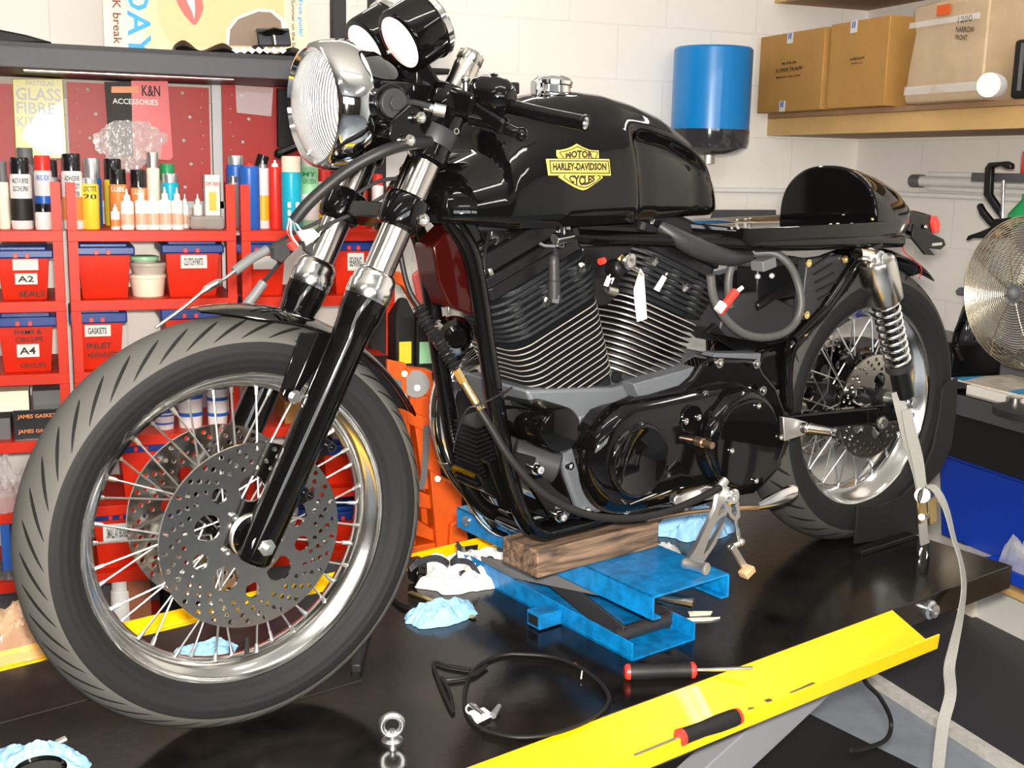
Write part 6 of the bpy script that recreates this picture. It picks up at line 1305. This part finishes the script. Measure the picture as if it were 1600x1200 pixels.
MB().prism([T(a, b, .006) for a, b in ((733, 1112), (756, 1106), (772, 1118), (744, 1132))], (0, 0, .001)).build('paper_tag', paper, cl); MB().cyl(T(736, 1102, .008), T(756, 1118, .008), .005).build('connector', zinc, cl); MB().cyl(T(770, 1118, .008), T(780, 1103, .01), .006, .004).build('connector', greyp, cl); MB().tube([T(737+9*math.cos(i*PI/6), 1108+8*math.sin(i*PI/6), .008) for i in range(12)], .0015, n=6, closed=True).build('wire_ring', white, cl)
MB().tube([T(a, b, .006) for a, b in ((897, 1036), (905, 1042), (911, 1046))], .0018, n=6).build('wire_end', redp, cl); MB().tube([T(a, b, .006) for a, b in ((908, 1060), (910, 1045), (922, 1054))], .0014, n=6).build('wire_end', white, cl)
for pts, l in ((((1075, 957), (1113, 957), (1110, 961), (1078, 963)), 'pale wood splinter, the broader one behind the screwdriver'), (((1072, 968), (1125, 966), (1110, 970), (1080, 971)), 'long thin pale wood splinter beside the broad one'), (((1050, 937), (1063, 937), (1062, 940), (1051, 940)), 'tiny pale chip lying between jack and splinters'), ((1,), None)):
    if l: tag(MB().prism([T(a, b, .0005) for a, b in pts], (0, 0, .003)).build('wood_splinter', cream, frame=BIKE), l, 'splinter')
for (a, b), l in (((1175, 1112), 'steel nut lying in the yellow tray, nearer the screwdriver'), ((1200, 1098), 'steel nut lying in the yellow tray, further right')):
    c = T(a, b, -.034); tag(MB().lathe([(.004, 0), (.008, 0), (.008, .005), (.004, .005)], c, (0, 0, 1), 6).build('steel_nut', zinc, frame=BIKE), l, 'nut')
tag(MB().bar(T(1236, 1084, -.03), T(1272, 1068, -.03), .006, .004).build('pin', zinc, frame=BIKE), 'small bright metal pin lying in the yellow tray', 'pin')
tag(MB().bar(T(640, 925, .004), T(742, 965, .004), .012, .003).build('steel_strip', brass, frame=BIKE), 'thin brown metal strip beneath the pale blue rag', 'strip')
# black bands around bubble packs
hb_ = thing('cable_bundle', 'tangle of black straps around white packets beside the front tyre', 'strap', T(690, 900, 0), BIKE)
MB().ribbon([T(640, 890, .05), T(655, 878, .06), T(680, 872, .065), T(698, 880, .05), T(704, 897, .015), T(692, 910, .004), T(668, 912, .004), T(655, 904, .01), T(650, 890, .03)], .014, .002, side=(0, 0, 1), sub=6).build('black_band', clearsm, hb_)
MB().ribbon([T(746, 855, .03), T(722, 858, .06), T(713, 850, .075), T(714, 868, .06), T(704, 880, .05), T(715, 876, .06), T(735, 880, .05), T(748, 900, .02), T(752, 908, .005)], .012, .002, side=(0, 0, 1), sub=6).build('black_band', clearsm, hb_)
MB().box(T(652, 890, .03), (.03, .04, .05)).build('buckle', gloss, hb_, bevel=.006); MB().prism([T(a, b, .02) for a, b in ((665, 905), (674, 874), (690, 874), (697, 905))], (0, 0, .004)).build('white_packet', paper, hb_); MB().box(T(729, 900, .02), (.03, .02, .025)).build('buckle', clearsm, hb_, bevel=.004)
tag(MB().cyl(T(758, 893, .02), T(768, 872, .03), .011, n=20).build('marker_pen', bakelite, frame=BIKE), 'dark capped tube lying on the white paper by the jack', 'tube')
tag(MB().ribbon([T(610, 930, .005), T(625, 945, .004), T(640, 950, .004)], .014, .003, side=(0, 0, 1), sub=3).build('rubber_band', rubber, frame=BIKE), 'black rubber strip between the front tyre and the rag', 'strap')
tag(MB().cyl(T(88, 1162, .01), T(103, 1155, .012), .006, n=16).build('metal_rod', brushed, frame=BIKE), 'short bright rod poking out behind the corner rag', 'rod')
tag(MB().lathe([(.03, 0), (.036, 0), (.038, .012), (.034, .016), (.03, .012)], T(62, 1215, .04), (0, 0, 1), 30).build('black_disc', gloss, frame=BIKE), 'black round lid resting on the corner rag', 'lid')
tag(MB().bar(T(556, 1050, .0), T(572, 985, .0), .02, .03).build('tyre_wedge', rubber, frame=BIKE, bevel=.004), 'black rubber wedge behind the front tyre contact', 'wedge')
